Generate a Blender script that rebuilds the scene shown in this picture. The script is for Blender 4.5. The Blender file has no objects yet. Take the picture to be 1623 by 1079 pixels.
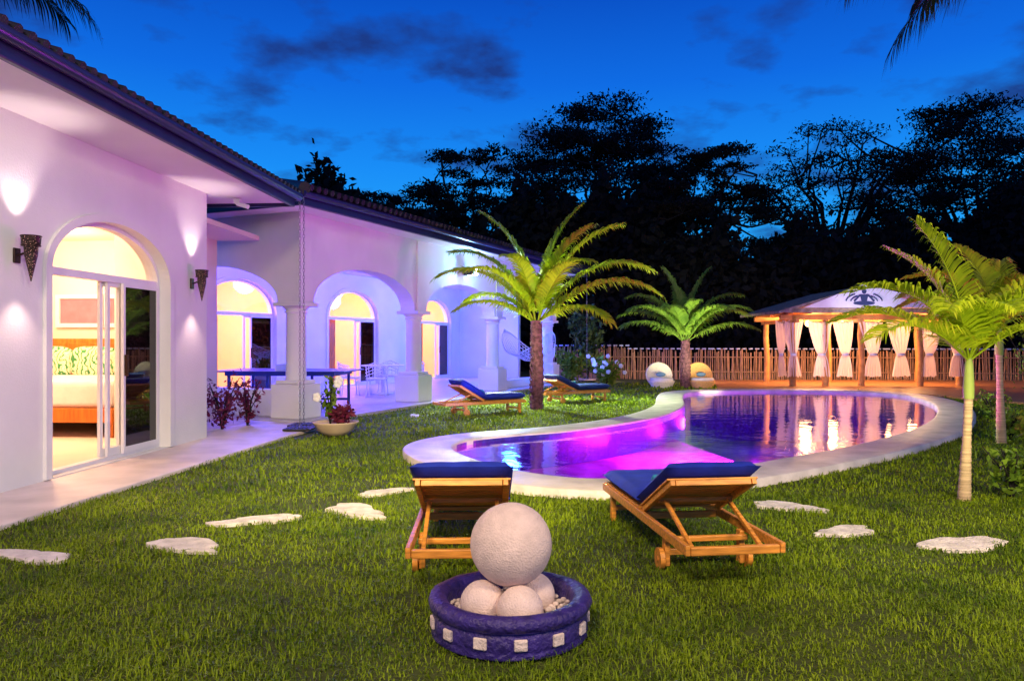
import bpy, bmesh, math, random
import numpy as np
from mathutils import Vector, Matrix, noise
random.seed(7); rng=np.random.default_rng(7)
SC=bpy.context.scene; C=SC.collection
F=1200.; H=1.4; R=math.radians; PI=math.pi
def P(px,py,z=0.):
    D=(H-z)*F/(py-542.); return Vector(((px-811.5)/F*D,D,z))
# ---------------------------------------------------------------- materials
def nodes(name):
    m=bpy.data.materials.new(name); m.use_nodes=True; nt=m.node_tree; nt.nodes.clear()
    return m,nt,nt.nodes,nt.links
def M(name,col,rough=.6,metal=0,var=.15,scale=5,bump=0,bscale=60,em=None,es=0,spec=.4,stretch=(1,1,1),detail=6,trans=0):
    m,nt,N,L=nodes(name)
    out=N.new('ShaderNodeOutputMaterial'); b=N.new('ShaderNodeBsdfPrincipled')
    tc=N.new('ShaderNodeTexCoord'); mp=N.new('ShaderNodeMapping'); mp.inputs['Scale'].default_value=stretch
    L.new(tc.outputs['Object'],mp.inputs[0])
    n=N.new('ShaderNodeTexNoise'); n.inputs['Scale'].default_value=scale; n.inputs['Detail'].default_value=detail
    L.new(mp.outputs[0],n.inputs['Vector'])
    r=N.new('ShaderNodeValToRGB'); r.color_ramp.elements[0].position=.3; r.color_ramp.elements[1].position=.7
    r.color_ramp.elements[0].color=(*[c*(1-var) for c in col],1); r.color_ramp.elements[1].color=(*[min(1,c*(1+var)) for c in col],1)
    L.new(n.outputs[0],r.inputs[0]); L.new(r.outputs[0],b.inputs['Base Color'])
    b.inputs['Roughness'].default_value=rough; b.inputs['Metallic'].default_value=metal; b.inputs['Specular IOR Level'].default_value=spec
    if bump:
        n2=N.new('ShaderNodeTexNoise'); n2.inputs['Scale'].default_value=bscale; n2.inputs['Detail'].default_value=4
        L.new(mp.outputs[0],n2.inputs['Vector'])
        bp=N.new('ShaderNodeBump'); bp.inputs['Strength'].default_value=bump; bp.inputs['Distance'].default_value=.02
        L.new(n2.outputs[0],bp.inputs['Height']); L.new(bp.outputs[0],b.inputs['Normal'])
    if em:
        b.inputs['Emission Color'].default_value=(*em,1); b.inputs['Emission Strength'].default_value=es
    if trans:
        t=N.new('ShaderNodeBsdfTranslucent'); mx=N.new('ShaderNodeMixShader'); mx.inputs[0].default_value=trans
        L.new(r.outputs[0],t.inputs['Color']); L.new(b.outputs[0],mx.inputs[1]); L.new(t.outputs[0],mx.inputs[2]); L.new(mx.outputs[0],out.inputs[0])
    else: L.new(b.outputs[0],out.inputs[0])
    return m
def leafmat(name,c1,c2,trans=.3,rough=.5):
    m,nt,N,L=nodes(name)
    out=N.new('ShaderNodeOutputMaterial'); b=N.new('ShaderNodeBsdfPrincipled'); b.inputs['Roughness'].default_value=rough
    b.inputs['Specular IOR Level'].default_value=.25
    t=N.new('ShaderNodeBsdfTranslucent'); mx=N.new('ShaderNodeMixShader'); mx.inputs[0].default_value=trans
    g=N.new('ShaderNodeNewGeometry'); r=N.new('ShaderNodeValToRGB')
    r.color_ramp.elements[0].color=(*c1,1); r.color_ramp.elements[1].color=(*c2,1)
    tc=N.new('ShaderNodeTexCoord'); n=N.new('ShaderNodeTexNoise'); n.inputs['Scale'].default_value=1.3; n.inputs['Detail'].default_value=4
    L.new(tc.outputs['Object'],n.inputs['Vector'])
    mm=N.new('ShaderNodeMath'); mm.operation='MULTIPLY_ADD'; mm.inputs[1].default_value=.55
    ms=N.new('ShaderNodeMath'); ms.operation='MULTIPLY_ADD'; ms.inputs[1].default_value=1.7; ms.inputs[2].default_value=-.60
    L.new(n.outputs[0],ms.inputs[0]); L.new(g.outputs['Random Per Island'],mm.inputs[0]); L.new(ms.outputs[0],mm.inputs[2])
    L.new(mm.outputs[0],r.inputs[0]); L.new(r.outputs[0],b.inputs['Base Color']); L.new(r.outputs[0],t.inputs['Color'])
    L.new(b.outputs[0],mx.inputs[1]); L.new(t.outputs[0],mx.inputs[2]); L.new(mx.outputs[0],out.inputs[0])
    return m
def glassmat(name,tint,fac=.12,rough=.02):
    m,nt,N,L=nodes(name)
    out=N.new('ShaderNodeOutputMaterial'); t=N.new('ShaderNodeBsdfTransparent'); t.inputs[0].default_value=(*tint,1)
    g=N.new('ShaderNodeBsdfGlossy'); g.inputs['Roughness'].default_value=rough; g.inputs[0].default_value=(.9,.9,.9,1)
    mx=N.new('ShaderNodeMixShader'); mx.inputs[0].default_value=fac
    L.new(t.outputs[0],mx.inputs[1]); L.new(g.outputs[0],mx.inputs[2]); L.new(mx.outputs[0],out.inputs[0])
    return m
def watermat():
    m,nt,N,L=nodes('pool_water')
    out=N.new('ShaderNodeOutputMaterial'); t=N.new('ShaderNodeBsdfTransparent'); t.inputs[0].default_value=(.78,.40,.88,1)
    g=N.new('ShaderNodeBsdfGlossy'); g.inputs['Roughness'].default_value=.05; g.inputs[0].default_value=(1,1,1,1)
    fr=N.new('ShaderNodeFresnel'); fr.inputs[0].default_value=1.33
    tc=N.new('ShaderNodeTexCoord'); n=N.new('ShaderNodeTexNoise'); n.inputs['Scale'].default_value=3.0; n.inputs['Detail'].default_value=4
    L.new(tc.outputs['Object'],n.inputs['Vector'])
    bp=N.new('ShaderNodeBump'); bp.inputs['Strength'].default_value=.32; bp.inputs['Distance'].default_value=.02
    L.new(n.outputs[0],bp.inputs['Height']); L.new(bp.outputs[0],g.inputs['Normal']); L.new(bp.outputs[0],fr.inputs['Normal'])
    mx=N.new('ShaderNodeMixShader'); L.new(fr.outputs[0],mx.inputs[0]); L.new(t.outputs[0],mx.inputs[1]); L.new(g.outputs[0],mx.inputs[2]); L.new(mx.outputs[0],out.inputs[0])
    return m
stucco=M('white_stucco',(.73,.72,.72),.85,var=.06,scale=1.2,bump=.18,bscale=45)
stucco_in=M('warm_interior_paint',(.78,.66,.56),.8,var=.04,scale=2)
ceilw=M('white_soffit',(.78,.76,.77),.8,var=.04,scale=1)
fascia_m=M('indigo_fascia',(.016,.014,.075),.35,var=.2)
gut_m=M('violet_gutter',(.03,.026,.11),.3,var=.1,metal=.3)
tile_m=M('dark_roof_tile',(.012,.010,.020),.6,var=.4,scale=9,bump=.3,bscale=20)
frame_m=M('white_door_frame',(.75,.73,.76),.4,var=.03)
darkmetal=M('dark_bronze',(.05,.03,.025),.4,metal=.8,var=.3,scale=30)
glass_l=glassmat('clear_glass',(.96,.95,.97),.05); glass_d=glassmat('dark_glass',(.07,.055,.10),.12)
wood=M('golden_teak',(.66,.27,.042),.38,var=.38,scale=6,stretch=(1,9,9),bump=.15,bscale=30)
wood2=M('orange_interior_wood',(.58,.16,.02),.45,var=.3,scale=4,stretch=(6,6,.6))
cush=M('royal_blue_canvas',(.008,.026,.40),.75,var=.2,scale=9,bump=.25,bscale=200)
cush_n=M('navy_canvas',(.008,.024,.18),.75,var=.2,scale=9,bump=.2,bscale=200)
cush_l=M('turquoise_towel',(.03,.26,.44),.9,var=.2,scale=30,bump=.3,bscale=150)
cush_g=M('grey_blue_pillow',(.16,.28,.42),.9,var=.2,scale=30)
cush_w=M('white_towel',(.6,.62,.7),.9,var=.1)
stone=M('pale_stepping_stone',(.70,.64,.62),.85,var=.25,scale=9,bump=.8,bscale=45)
ballm=M('cast_stone_ball',(.80,.64,.60),.9,var=.10,scale=18,bump=.55,bscale=110,detail=10)
potm=M('violet_blue_pot_paint',(.035,.020,.17),.42,var=.35,scale=16,bump=.8,bscale=40)
pathm=M('polished_concrete_path',(.66,.57,.56),.5,var=.16,scale=2.5,bump=.1,bscale=30,detail=9)
copem=M('white_pool_coping',(.64,.58,.58),.36,var=.26,scale=3,bump=.35,bscale=22,detail=9)
pooltile=M('blue_pool_tile',(.03,.03,.22),.3,var=.4,scale=14)
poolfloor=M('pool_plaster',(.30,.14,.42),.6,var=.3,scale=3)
deckm=M('pavilion_deck_wood',(.42,.18,.07),.4,var=.35,scale=2,stretch=(.6,10,1))
bamb=M('fence_cane',(.30,.18,.12),.7,var=.65,scale=7,stretch=(8,8,.5))
capm=M('pale_blue_cap',(.28,.36,.7),.4)
logm=M('log_post',(.42,.20,.07),.8,var=.3,scale=5,bump=.5,bscale=20)
beamm=M('pavilion_beam_wood',(.52,.24,.07),.6,var=.25,scale=4)
thatch=M('weathered_roof_boards',(.26,.23,.18),.9,var=.5,scale=6,stretch=(1,3,1),bump=.5,bscale=20)
sheer=M('white_curtain_cloth',(.80,.70,.68),.9,var=.06,scale=3,trans=.4)
barkm=M('dark_bark',(.012,.010,.010),.9,var=.4)
palmbark=M('shaggy_palm_bark',(.14,.055,.075),.9,var=.6,scale=14,bump=1,bscale=30)
ringbark=M('ringed_palm_bark',(.50,.36,.22),.8,var=.5,scale=3,stretch=(.3,.3,14),bump=.6,bscale=9)
shaftm=M('green_crownshaft',(.26,.34,.07),.5,var=.2)
frond_y=leafmat('bright_palm_leaf',(.16,.30,.010),(.55,.66,.02),.38)
frond_g=leafmat('green_palm_leaf',(.08,.20,.02),(.30,.48,.06),.35)
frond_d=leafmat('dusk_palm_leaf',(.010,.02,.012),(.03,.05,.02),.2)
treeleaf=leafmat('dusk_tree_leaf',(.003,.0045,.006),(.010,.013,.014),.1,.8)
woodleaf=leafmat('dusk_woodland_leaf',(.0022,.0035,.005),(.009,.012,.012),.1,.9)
grassm=leafmat('lawn_blades',(.032,.095,.003),(.33,.46,.010),.3)
bushm=leafmat('green_shrub_leaf',(.05,.12,.01),(.26,.40,.03),.3)
redm=leafmat('wine_red_leaf',(.05,.006,.02),(.26,.03,.08),.25)
flowerm=M('white_petal',(.8,.78,.8),.7)
bowlm=M('cream_clay_bowl',(.66,.50,.34),.7,var=.1)
white=M('white_painted_metal',(.7,.7,.74),.4,var=.04)
tblue=M('table_tennis_blue',(.015,.035,.20),.35,var=.1)
blackm=M('black_iron',(.02,.02,.025),.5,var=.2)
chainm=M('chain_metal',(.30,.28,.34),.35,metal=.8)
mattress=M('white_bed_linen',(.8,.74,.72),.9,var=.05,scale=8,bump=.2,bscale=10)
wick=M('tan_wicker',(.85,.45,.16),.7,var=.25,scale=40,bump=.6,bscale=120)
wick2=M('cream_wicker',(.85,.74,.62),.7,var=.2,scale=40,bump=.6,bscale=120)
logo_m=M('grey_blue_logo_print',(.04,.06,.15),.7,var=.05)
gravelm=M('pale_gravel',(.62,.52,.50),.9,var=.3,scale=20)
sqm=M('pale_pot_tile',(.72,.60,.56),.7,var=.15,scale=20,bump=.6)
bulb_w=M('warm_lit_bulb',(1,.8,.5),.5,em=(1,.62,.25),es=14)
bulb_c=M('cool_lit_bulb',(1,1,1),.5,em=(.75,.95,1),es=200)
# ---------------------------------------------------------------- builders
def rootinv(p):
    while p.parent: p=p.parent
    return p.matrix_basis.inverted()
class MB:
    def __init__(s): s.v=[];s.f=[];s.sm=[]
    def add(s,vs,fs,smooth=False):
        b=len(s.v); s.v+=[tuple(v) for v in vs]; s.f+=[tuple(i+b for i in f) for f in fs]; s.sm+=[smooth]*len(fs); return s
    def hexa(s,c):
        return s.add(c,[(0,3,2,1),(4,5,6,7),(0,1,5,4),(1,2,6,5),(2,3,7,6),(3,0,4,7)])
    def box(s,c,d,rz=0,M3=None):
        c=Vector(c); x,y,z=[k/2 for k in d]; r=M3 or Matrix.Rotation(rz,3,'Z')
        return s.hexa([c+r@Vector(q) for q in [(-x,-y,-z),(x,-y,-z),(x,y,-z),(-x,y,-z),(-x,-y,z),(x,-y,z),(x,y,z),(-x,y,z)]])
    def beam(s,a,b,w,h):
        a=Vector(a);b=Vector(b);d=(b-a);L=d.length;d.normalize()
        up=Vector((0,0,1)) if abs(d.z)<.98 else Vector((0,1,0))
        x=d.cross(up).normalized(); u=x.cross(d)
        return s.box((a+b)/2,(w,L,h),M3=Matrix((x,d,u)).transposed())
    def frbox(s,fr,a0,a1,b0,b1,z0,z1):
        return s.hexa([fr(a0,b0,z0),fr(a1,b0,z0),fr(a1,b1,z0),fr(a0,b1,z0),fr(a0,b0,z1),fr(a1,b0,z1),fr(a1,b1,z1),fr(a0,b1,z1)])
    def tube(s,pts,r,n=8,cap=True,smooth=True):
        pts=[Vector(p) for p in pts]; m=len(pts)
        if not hasattr(r,'__len__'): r=[r]*m
        vs=[];prev=None
        for i,p in enumerate(pts):
            t=(pts[min(i+1,m-1)]-pts[max(i-1,0)]).normalized()
            if prev is None:
                a=Vector((0,0,1)) if abs(t.z)<.9 else Vector((1,0,0)); x=t.cross(a).normalized()
            else: x=(prev-t*prev.dot(t)).normalized()
            prev=x; y=t.cross(x)
            for k in range(n):
                an=2*PI*k/n; vs.append(p+(x*math.cos(an)+y*math.sin(an))*r[i])
        fs=[(i*n+k,i*n+(k+1)%n,(i+1)*n+(k+1)%n,(i+1)*n+k) for i in range(m-1) for k in range(n)]
        s.add(vs,fs,smooth)
        if cap: s.add(vs[:n],[tuple(range(n))[::-1]]); s.add(vs[-n:],[tuple(range(n))])
        return s
    def lathe(s,prof,c=(0,0,0),n=28,sx=1,sy=1,a0=0,a1=2*PI,M3=None):
        full=abs(a1-a0-2*PI)<1e-6; k=n if full else n+1; vs=[]; c=Vector(c)
        for (r,z) in prof:
            for i in range(k):
                a=a0+(a1-a0)*i/n; q=Vector((r*math.cos(a)*sx,r*math.sin(a)*sy,z))
                vs.append(c+(M3@q if M3 else q))
        fs=[]
        for j in range(len(prof)-1):
            for i in range(n):
                i2=(i+1)%k; fs.append((j*k+i,j*k+i2,(j+1)*k+i2,(j+1)*k+i))
        return s.add(vs,fs,True)
    def ball(s,c,r,n=20,m=12,sc=(1,1,1)):
        return s.lathe([(max(r*math.sin(PI*j/m),1e-4),-r*math.cos(PI*j/m)*sc[2]) for j in range(m+1)],c,n,sc[0],sc[1])
    def prism(s,poly,z0,z1):
        n=len(poly); vs=[(p[0],p[1],z0) for p in poly]+[(p[0],p[1],z1) for p in poly]
        return s.add(vs,[tuple(range(n))[::-1],tuple(range(n,2*n))]+[(i,(i+1)%n,n+(i+1)%n,n+i) for i in range(n)])
    def build(s,name,mat,parent=None,bev=0,world=True,seg=2):
        me=bpy.data.meshes.new(name); vs=s.v
        if parent and world:
            inv=rootinv(parent); vs=[tuple(inv@Vector(v)) for v in vs]
        me.from_pydata(vs,[],s.f); me.polygons.foreach_set('use_smooth',s.sm); me.materials.append(mat); me.update()
        o=bpy.data.objects.new(name,me); C.objects.link(o)
        if parent: o.parent=parent
        if bev:
            md=o.modifiers.new('b','BEVEL'); md.width=bev; md.segments=seg; md.limit_method='ANGLE'
        return o
def tag(o,label,cat,group=None):
    o['label']=label; o['category']=cat
    if group: o['group']=group
    return o
def struct(o,label=None,cat=None):
    o['kind']='structure'
    if label: tag(o,label,cat)
    return o
def thing(name,label,cat,loc=(0,0,0),rz=0,group=None,sc=1):
    o=bpy.data.objects.new(name,None); C.objects.link(o); o.location=loc; o.rotation_euler=(0,0,rz)
    o.empty_display_size=.2; o.matrix_basis=Matrix.Translation(Vector(loc))@Matrix.Rotation(rz,4,'Z')@Matrix.Scale(sc,4)
    return tag(o,label,cat,group)
def kids(o,src): return [k for k in src if k.parent==o]
def dup(root,loc,rz,label,group=None):
    allo=list(bpy.data.objects)
    def cp(o,par):
        c=o.copy(); C.objects.link(c)
        if par: c.parent=par
        for ch in kids(o,allo): cp(ch,c)
        return c
    c=cp(root,None); c.matrix_basis=Matrix.Translation(Vector(loc))@Matrix.Rotation(rz,4,'Z'); c['label']=label
    if group: c['group']=group
    return c
def npmesh(name,co,loops,starts,totals,mat,parent=None):
    me=bpy.data.meshes.new(name)
    if parent:
        inv=np.array(rootinv(parent)); co=co@inv[:3,:3].T+inv[:3,3]
    me.vertices.add(len(co)); me.vertices.foreach_set('co',co.astype(np.float32).ravel())
    me.loops.add(len(loops)); me.loops.foreach_set('vertex_index',loops.astype(np.int32))
    me.polygons.add(len(starts)); me.polygons.foreach_set('loop_start',starts.astype(np.int32)); me.polygons.foreach_set('loop_total',totals.astype(np.int32))
    me.update(calc_edges=True); me.validate(); me.materials.append(mat)
    o=bpy.data.objects.new(name,me); C.objects.link(o)
    if parent: o.parent=parent
    return o
def leafcloud(name,cen,size,mat,parent=None,aspect=.5,flat=0.):
    n=len(cen); a=rng.normal(size=(n,3)); 
    a[:,2]*=(1-flat); a/=np.linalg.norm(a,axis=1,keepdims=True)
    b=rng.normal(size=(n,3)); b=np.cross(a,b); b/=np.linalg.norm(b,axis=1,keepdims=True)
    s=size*rng.uniform(.6,1.3,(n,1))
    co=np.stack([cen-a*s,cen-b*s*aspect,cen+a*s,cen+b*s*aspect],1).reshape(-1,3)
    return npmesh(name,co,np.arange(4*n),np.arange(n)*4,np.full(n,4),mat,parent)
# ---------------------------------------------------------------- frames
def mkfr(O,u,n):
    O=Vector((*O,0));u=Vector((*u,0));n=Vector((*n,0))
    return lambda t,w,z: O+u*t+n*w+Vector((0,0,z))
a1=R(3.5); u1=(math.sin(a1),math.cos(a1)); n1=(-u1[1],u1[0]); O1=(-4.37,10.84); f1=mkfr(O1,u1,n1)
a2=R(23.5); u2=(math.sin(a2),math.cos(a2)); n2=(-u2[1],u2[0]); O2=(-3.85,13.5); f2=mkfr(O2,u2,n2)
f2e=lambda t,w,z: f2(w,t,z)
def arch_wall(mb,fr,t0,t1,z0,Ht,w0,w1,ops):
    N=28; cur=t0
    for (a,b,zb,zs,zt) in sorted(ops):
        if a>cur: mb.frbox(fr,cur,a,w0,w1,z0,Ht)
        if zb>z0: mb.frbox(fr,a,b,w0,w1,z0,zb)
        c=(a+b)/2;h=(b-a)/2
        ts=[c-h*math.cos(PI*i/N) for i in range(N+1)]; zs_=[zs+(zt-zs)*math.sin(PI*i/N) for i in range(N+1)]
        for i in range(N):
            A,B=ts[i],ts[i+1]; p,q=zs_[i],zs_[i+1]
            mb.add([fr(A,w0,p),fr(B,w0,q),fr(B,w0,Ht),fr(A,w0,Ht),fr(A,w1,p),fr(B,w1,q),fr(B,w1,Ht),fr(A,w1,Ht)],[(0,1,2,3),(7,6,5,4),(0,4,5,1),(3,2,6,7)])
        cur=b
    if cur<t1: mb.frbox(fr,cur,t1,w0,w1,z0,Ht)
def arch_band(mb,fr,a,b,zb,zs,zt,wd,w0,w1):
    N=30;c=(a+b)/2;h=(b-a)/2
    def path(e): return [(c-h-e,zb)]+[(c-(h+e)*math.cos(PI*i/N),zs+(zt-zs+e)*math.sin(PI*i/N)) for i in range(N+1)]+[(c+h+e,zb)]
    I=path(0);O=path(wd);m=len(I)
    vs=[fr(t,w0,z) for t,z in I]+[fr(t,w0,z) for t,z in O]+[fr(t,w1,z) for t,z in I]+[fr(t,w1,z) for t,z in O]
    fs=[]
    for i in range(m-1):
        fs+=[(i,i+1,m+i+1,m+i),(2*m+i,3*m+i,3*m+i+1,2*m+i+1),(m+i,m+i+1,3*m+i+1,3*m+i),(i,2*m+i,2*m+i+1,i+1)]
    mb.add(vs,fs)
# ================================================================ VILLA
V=thing('villa','white stucco villa with arched doors, arcaded porch and dark tiled roof','house',(-4.37,10.84,0))
def door_unit(fr,a,b,zb,zs,zt,w,big=False):
    d=MB(); t=.05; ww=.05
    arch_band(d,fr,a+t,b-t,zb,zs,zt-t,t,w-ww,w+ww)
    d.frbox(fr,a+t,b-t,w-ww+.005,w+ww-.005,zs-.04,zs+.04)
    d.frbox(fr,a+t,b-t,w-ww,w+ww,zb,zb+.04)
    o=d.build('door',frame_m,V)
    g=MB(); N=24;c=(a+b)/2;h=(b-a)/2-t
    pts=[fr(c-h*math.cos(PI*i/N),w,zs+.05+(zt-zs-t-.05)*math.sin(PI*i/N)) for i in range(N+1)]
    g.add(pts,[tuple(range(N+1))]); g.build('arched_pane',glass_l,o)
    m=(a+b)/2+(.0 if big else .15)
    def leaf(lf,x0,x1,ww0,st=.05):
        for (p,q,r,s_) in [(x0,x0+st,zb+.04,zs-.04),(x1-st,x1,zb+.04,zs-.04),(x0+st,x1-st,zb+.04,zb+.04+st*1.8),(x0+st,x1-st,zs-.04-st,zs-.04)]:
            lf.frbox(fr,p,q,ww0-.018,ww0+.018,r,s_)
    lf=MB()
    if big: leaf(lf,m+.0,m+.42,w+.05)
    leaf(lf,m+.06,b-t-.01,w-.0)
    lf.build('sliding_leaf',frame_m,o)
    x0=m+(.30 if big else .25)
    lf=MB(); leaf(lf,x0,b-t-.01,w-.05,.04); lo=lf.build('screen_leaf',frame_m,o)
    gg=MB(); gg.frbox(fr,x0+.04,b-t-.05,w-.056,w-.05,zb+.1,zs-.08); gg.build('dark_pane',glass_d,o)
    hd=MB(); hd.frbox(fr,x0+.01,x0+.03,w-.07,w-.11,1.0,1.25); hd.build('handle',darkmetal,o)
    return o
D1=[(-3.36,-1.08,.05,2.13,2.74)]
w=MB(); arch_wall(w,f1,-12,0,0,3.52,0,.28,D1); w.frbox(f1,-.28,-.0015,.28,1.2,0,3.515); w.build('wall',stucco,V)
b=MB(); arch_band(b,f1,-3.36,-1.08,.05,2.13,2.74,.09,-.035,.0); b.build('arch_moulding',stucco,V)
s=MB(); s.frbox(f1,-12,.78,-.93,-.0,3.52,3.56); s.frbox(f1,.0015,.78,0.0015,9,3.52,3.56); s.build('soffit',ceilw,V)
fa=MB(); fa.frbox(f1,-12,.80,-.99,-.93,3.47,3.68); fa.frbox(f1,.78,.84,-.99,9,3.47,3.68)
fa.build('fascia',fascia_m,V,bev=.01)
g=MB(); g.tube([f1(-12,-1.04,3.63),f1(.9,-1.04,3.63)],.06,10); g.tube([f1(.90,-1.04,3.63),f1(.90,9,3.63)],.06,10); g.build('gutter',gut_m,V)
rf=MB()
rf.add([f1(-12,-1.06,3.70),f1(.92,-1.06,3.70),f1(-4,4,5.2),f1(-12,4,5.2)],[(0,1,2,3)])
rf.add([f1(.92,-1.06,3.70),f1(.92,9,3.70),f1(-4,4,5.2)],[(0,1,2)])
t=-12.
while t<.9:
    L_=min(5.06,(.92-t)*1.03+.05)
    rf.tube([f1(t,-1.09,3.68),f1(t,-1.09+L_,3.68+L_*.296)],.045,8)
    t+=.15
wq=-1.
while wq<5:
    L_=min(4.9,(wq+1.06)+.05); rf.tube([f1(.96,wq,3.69),f1(.96-L_,wq,3.69+L_*.3)],.045,8); wq+=.15
rf.build('roof',tile_m,V)
rm=MB()
rm.frbox(f1,-6.5,2.6,.28,5.2,.0,.045)
rm.frbox(f1,-6.5,2.6,.2801,5.2,3.2,3.28)
rm.frbox(f1,2.45,2.6,1.1,5.2,.045,3.2); rm.frbox(f1,-6.5,2.45,5.1,5.2,.045,3.2); rm.frbox(f1,-6.6,-6.5,.28,5.2,.0,3.28)
rm.frbox(f1,-.002,2.6,1.05,1.2,.0,3.2)
rm.build('bedroom_wall',stucco_in,V)
wn=MB()
for (p,q) in [(2.2,3.0),(3.02,3.9)]:
    z0,z1=1.66,2.24
    for k in [(p,p+.07,z0,z1),(q-.07,q,z0,z1),(p+.07,q-.07,z0,z0+.07),(p+.07,q-.07,z1-.07,z1)]:
        wn.frbox(f1,2.38,2.445,k[0],k[1],k[2],k[3])
wo=wn.build('interior_window',frame_m,V)
g=MB(); g.frbox(f1,2.42,2.44,2.27,2.93,1.73,2.17); g.frbox(f1,2.42,2.44,3.09,3.83,1.73,2.17); g.build('pane',M('pinkish_pane',(.30,.16,.22),.2),wo)
door_unit(f1,*D1[0],.16,True)
cl=MB(); cl.lathe([(.001,0),(.16,0),(.18,.05),(.001,.08)],f1(-1.2,2.6,3.1),20); cl.build('ceiling_lamp',bulb_w,V)
SP=[0,4.05,8.3,12.6]; ZS=2.1; ZT=2.84; HT=3.68
w=MB(); arch_wall(w,f2,.18,12.95,ZS+.002,HT,-.18,.18,[(SP[i]+.27,SP[i+1]-.27,ZS+.002,ZS+.03,ZT) for i in range(3)]); w.build('arcade_wall',stucco,V)
w=MB(); arch_wall(w,f2e,-.181,4.9,ZS+.002,HT-.002,-.18,.179,[(.27,4.2,ZS+.002,ZS+.03,ZT)])
w.frbox(f2e,4.2,4.9,-.18,.18,0,ZS); w.build('arcade_end_wall',stucco,V)
DO=[(2.35,4.85),(7.05,9.6),(12.2,14.5)]
w=MB(); arch_wall(w,f2,.19,15.6,.0,3.6,4.65,4.9,[(a,b,.07,2.1,2.95) for a,b in DO]); w.build('back_wall',stucco,V)
w=MB(); w.frbox(f2,15.3,15.5,2.2,4.649,0,3.6); w.build('side_wall',stucco,V)
for a,b in DO:
    w=MB(); arch_band(w,f2,a,b,.07,2.1,2.95,.10,4.615,4.65); w.build('door_moulding',stucco,V)
for a,b in DO: door_unit(f2,a,b,.07,2.1,2.95,4.78)
rm=MB(); rm.frbox(f2,.3,16.5,4.9,8.2,0,.06); rm.frbox(f2,.3,16.5,4.9,8.2,3.3,3.4); rm.frbox(f2,.3,16.5,8.1,8.2,.06,3.3)
for s_ in (.3,6.0,11.0,16.4): rm.frbox(f2,s_,s_+.1,4.91,8.1,.06,3.3)
rm.build('room_wall',stucco_in,V)
for s_ in (4.0,8.9,14.6):
    k=MB(); k.frbox(f2,s_,s_+1.0,8.02,8.09,.06,2.2); k.frbox(f2,s_+.1,s_+.9,7.99,8.02,.2,1.0); k.frbox(f2,s_+.1,s_+.9,7.99,8.02,1.1,2.1)
    o=k.build('wooden_door',wood2,V,bev=.008); k=MB(); k.ball(f2(s_+.12,7.95,1.05),.03,8,6); k.build('knob',darkmetal,o)
for (s_) in (2.55,7.22,12.38):
    k=MB(); k.frbox(f2,s_-.05,s_+.62,4.98,5.03,.06,2.08); k.frbox(f2,s_+.04,s_+.54,4.955,4.98,.2,.95); k.frbox(f2,s_+.04,s_+.54,4.955,4.98,1.1,1.95)
    k.build('open_wooden_door',wood2,V,bev=.006)
w=MB(); w.frbox(f2,.18,15.3,.18,4.65,3.42,3.46); w.build('porch_ceiling',ceilw,V)
s=MB(); s.frbox(f2,-.85,13.85,-.82,-.0,HT,HT+.04); s.frbox(f2,-.85,-.0,.0015,9,HT,HT+.04)
s.hexa([f2(12.95,.0015,HT),f2(13.85,.0015,HT),f2(15.4,5,HT),f2(12.95,5,HT),f2(12.95,.0015,HT+.04),f2(13.85,.0015,HT+.04),f2(15.4,5,HT+.04),f2(12.95,5,HT+.04)]); s.build('porch_soffit',ceilw,V)
fa=MB(); fa.frbox(f2,-.90,13.9,-.90,-.82,HT-.05,HT+.18); fa.frbox(f2,-.93,-.87,-.90,9,HT-.05,HT+.18); fa.beam(f2(13.93,-.9,HT+.065),f2(17,9,HT+.065),.06,.23); fa.build('porch_fascia',fascia_m,V,bev=.01)
g=MB(); g.tube([f2(-1.0,-.96,HT+.12),f2(13.9,-.96,HT+.12)],.06,10); g.tube([f2(-.98,-.96,HT+.12),f2(-.98,9,HT+.12)],.06,10); g.build('porch_gutter',gut_m,V)
rf=MB(); ze=HT+.2; sl=.30
A=f2(-1,-1,ze);B=f2(14.0,-1,ze);Cc=f2(9.6,4.3,ze+5.3*sl);Dd=f2(4.3,4.3,ze+5.3*sl)
E=f2(-1,9.6,ze);G=f2(17.1,9.6,ze)
rf.add([A,B,Cc,Dd,E,G],[(0,1,2,3),(0,3,4),(1,5,2),(3,2,5,4)])
s_=-.9
while s_<14:
    L_=min(5.3,s_+1.0,(14.0-s_)*1.2)+.02
    n_=max(2,int(L_/.4)); pts=[f2(s_,-1.06+L_*i/n_,ze+L_*i/n_*sl+.01) for i in range(n_+1)]
    rf.tube(pts,.06,6); s_+=.18
rf.tube([A,Dd],.10,8); rf.tube([Dd,Cc],.10,8); rf.tube([Cc,B],.10,8)
rf.build('porch_roof',tile_m,V)
for i,s_ in enumerate(SP):
    c=MB(); n=24
    c.lathe([(.185,.72),(.19,.76),(.18,.8),(.172,1.95),(.165,2.0)],f2(s_,0,0),n)
    co=c.build('column',stucco,V)
    c=MB(); c.frbox(f2,s_-.31,s_+.31,-.31,.31,.06,.66); c.frbox(f2,s_-.25,s_+.25,-.25,.25,.662,.73); c.build('column_base',stucco,co,bev=.015)
    c=MB(); c.lathe([(.165,1.9),(.20,1.92),(.20,1.95),(.17,1.96),(.24,2.03)],f2(s_,0,0),n); c.frbox(f2,s_-.28,s_+.28,-.28,.28,2.03,2.1); c.build('capital',stucco,co,bev=.008)
    c=MB(); c.frbox(f2,s_-.18,s_+.18,-.215,-.1815,2.102,HT-.003); c.build('pilaster',stucco,co,bev=.005)
lw=MB(); lw.frbox(f2e,.32,4.19,-.12,.12,.06,.55); lw.build('low_wall',stucco,V,bev=.02)
lw=MB(); lw.frbox(f2,8.62,12.28,-.1,.1,.06,.30); lw.build('low_wall',stucco,V,bev=.02)
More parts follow.
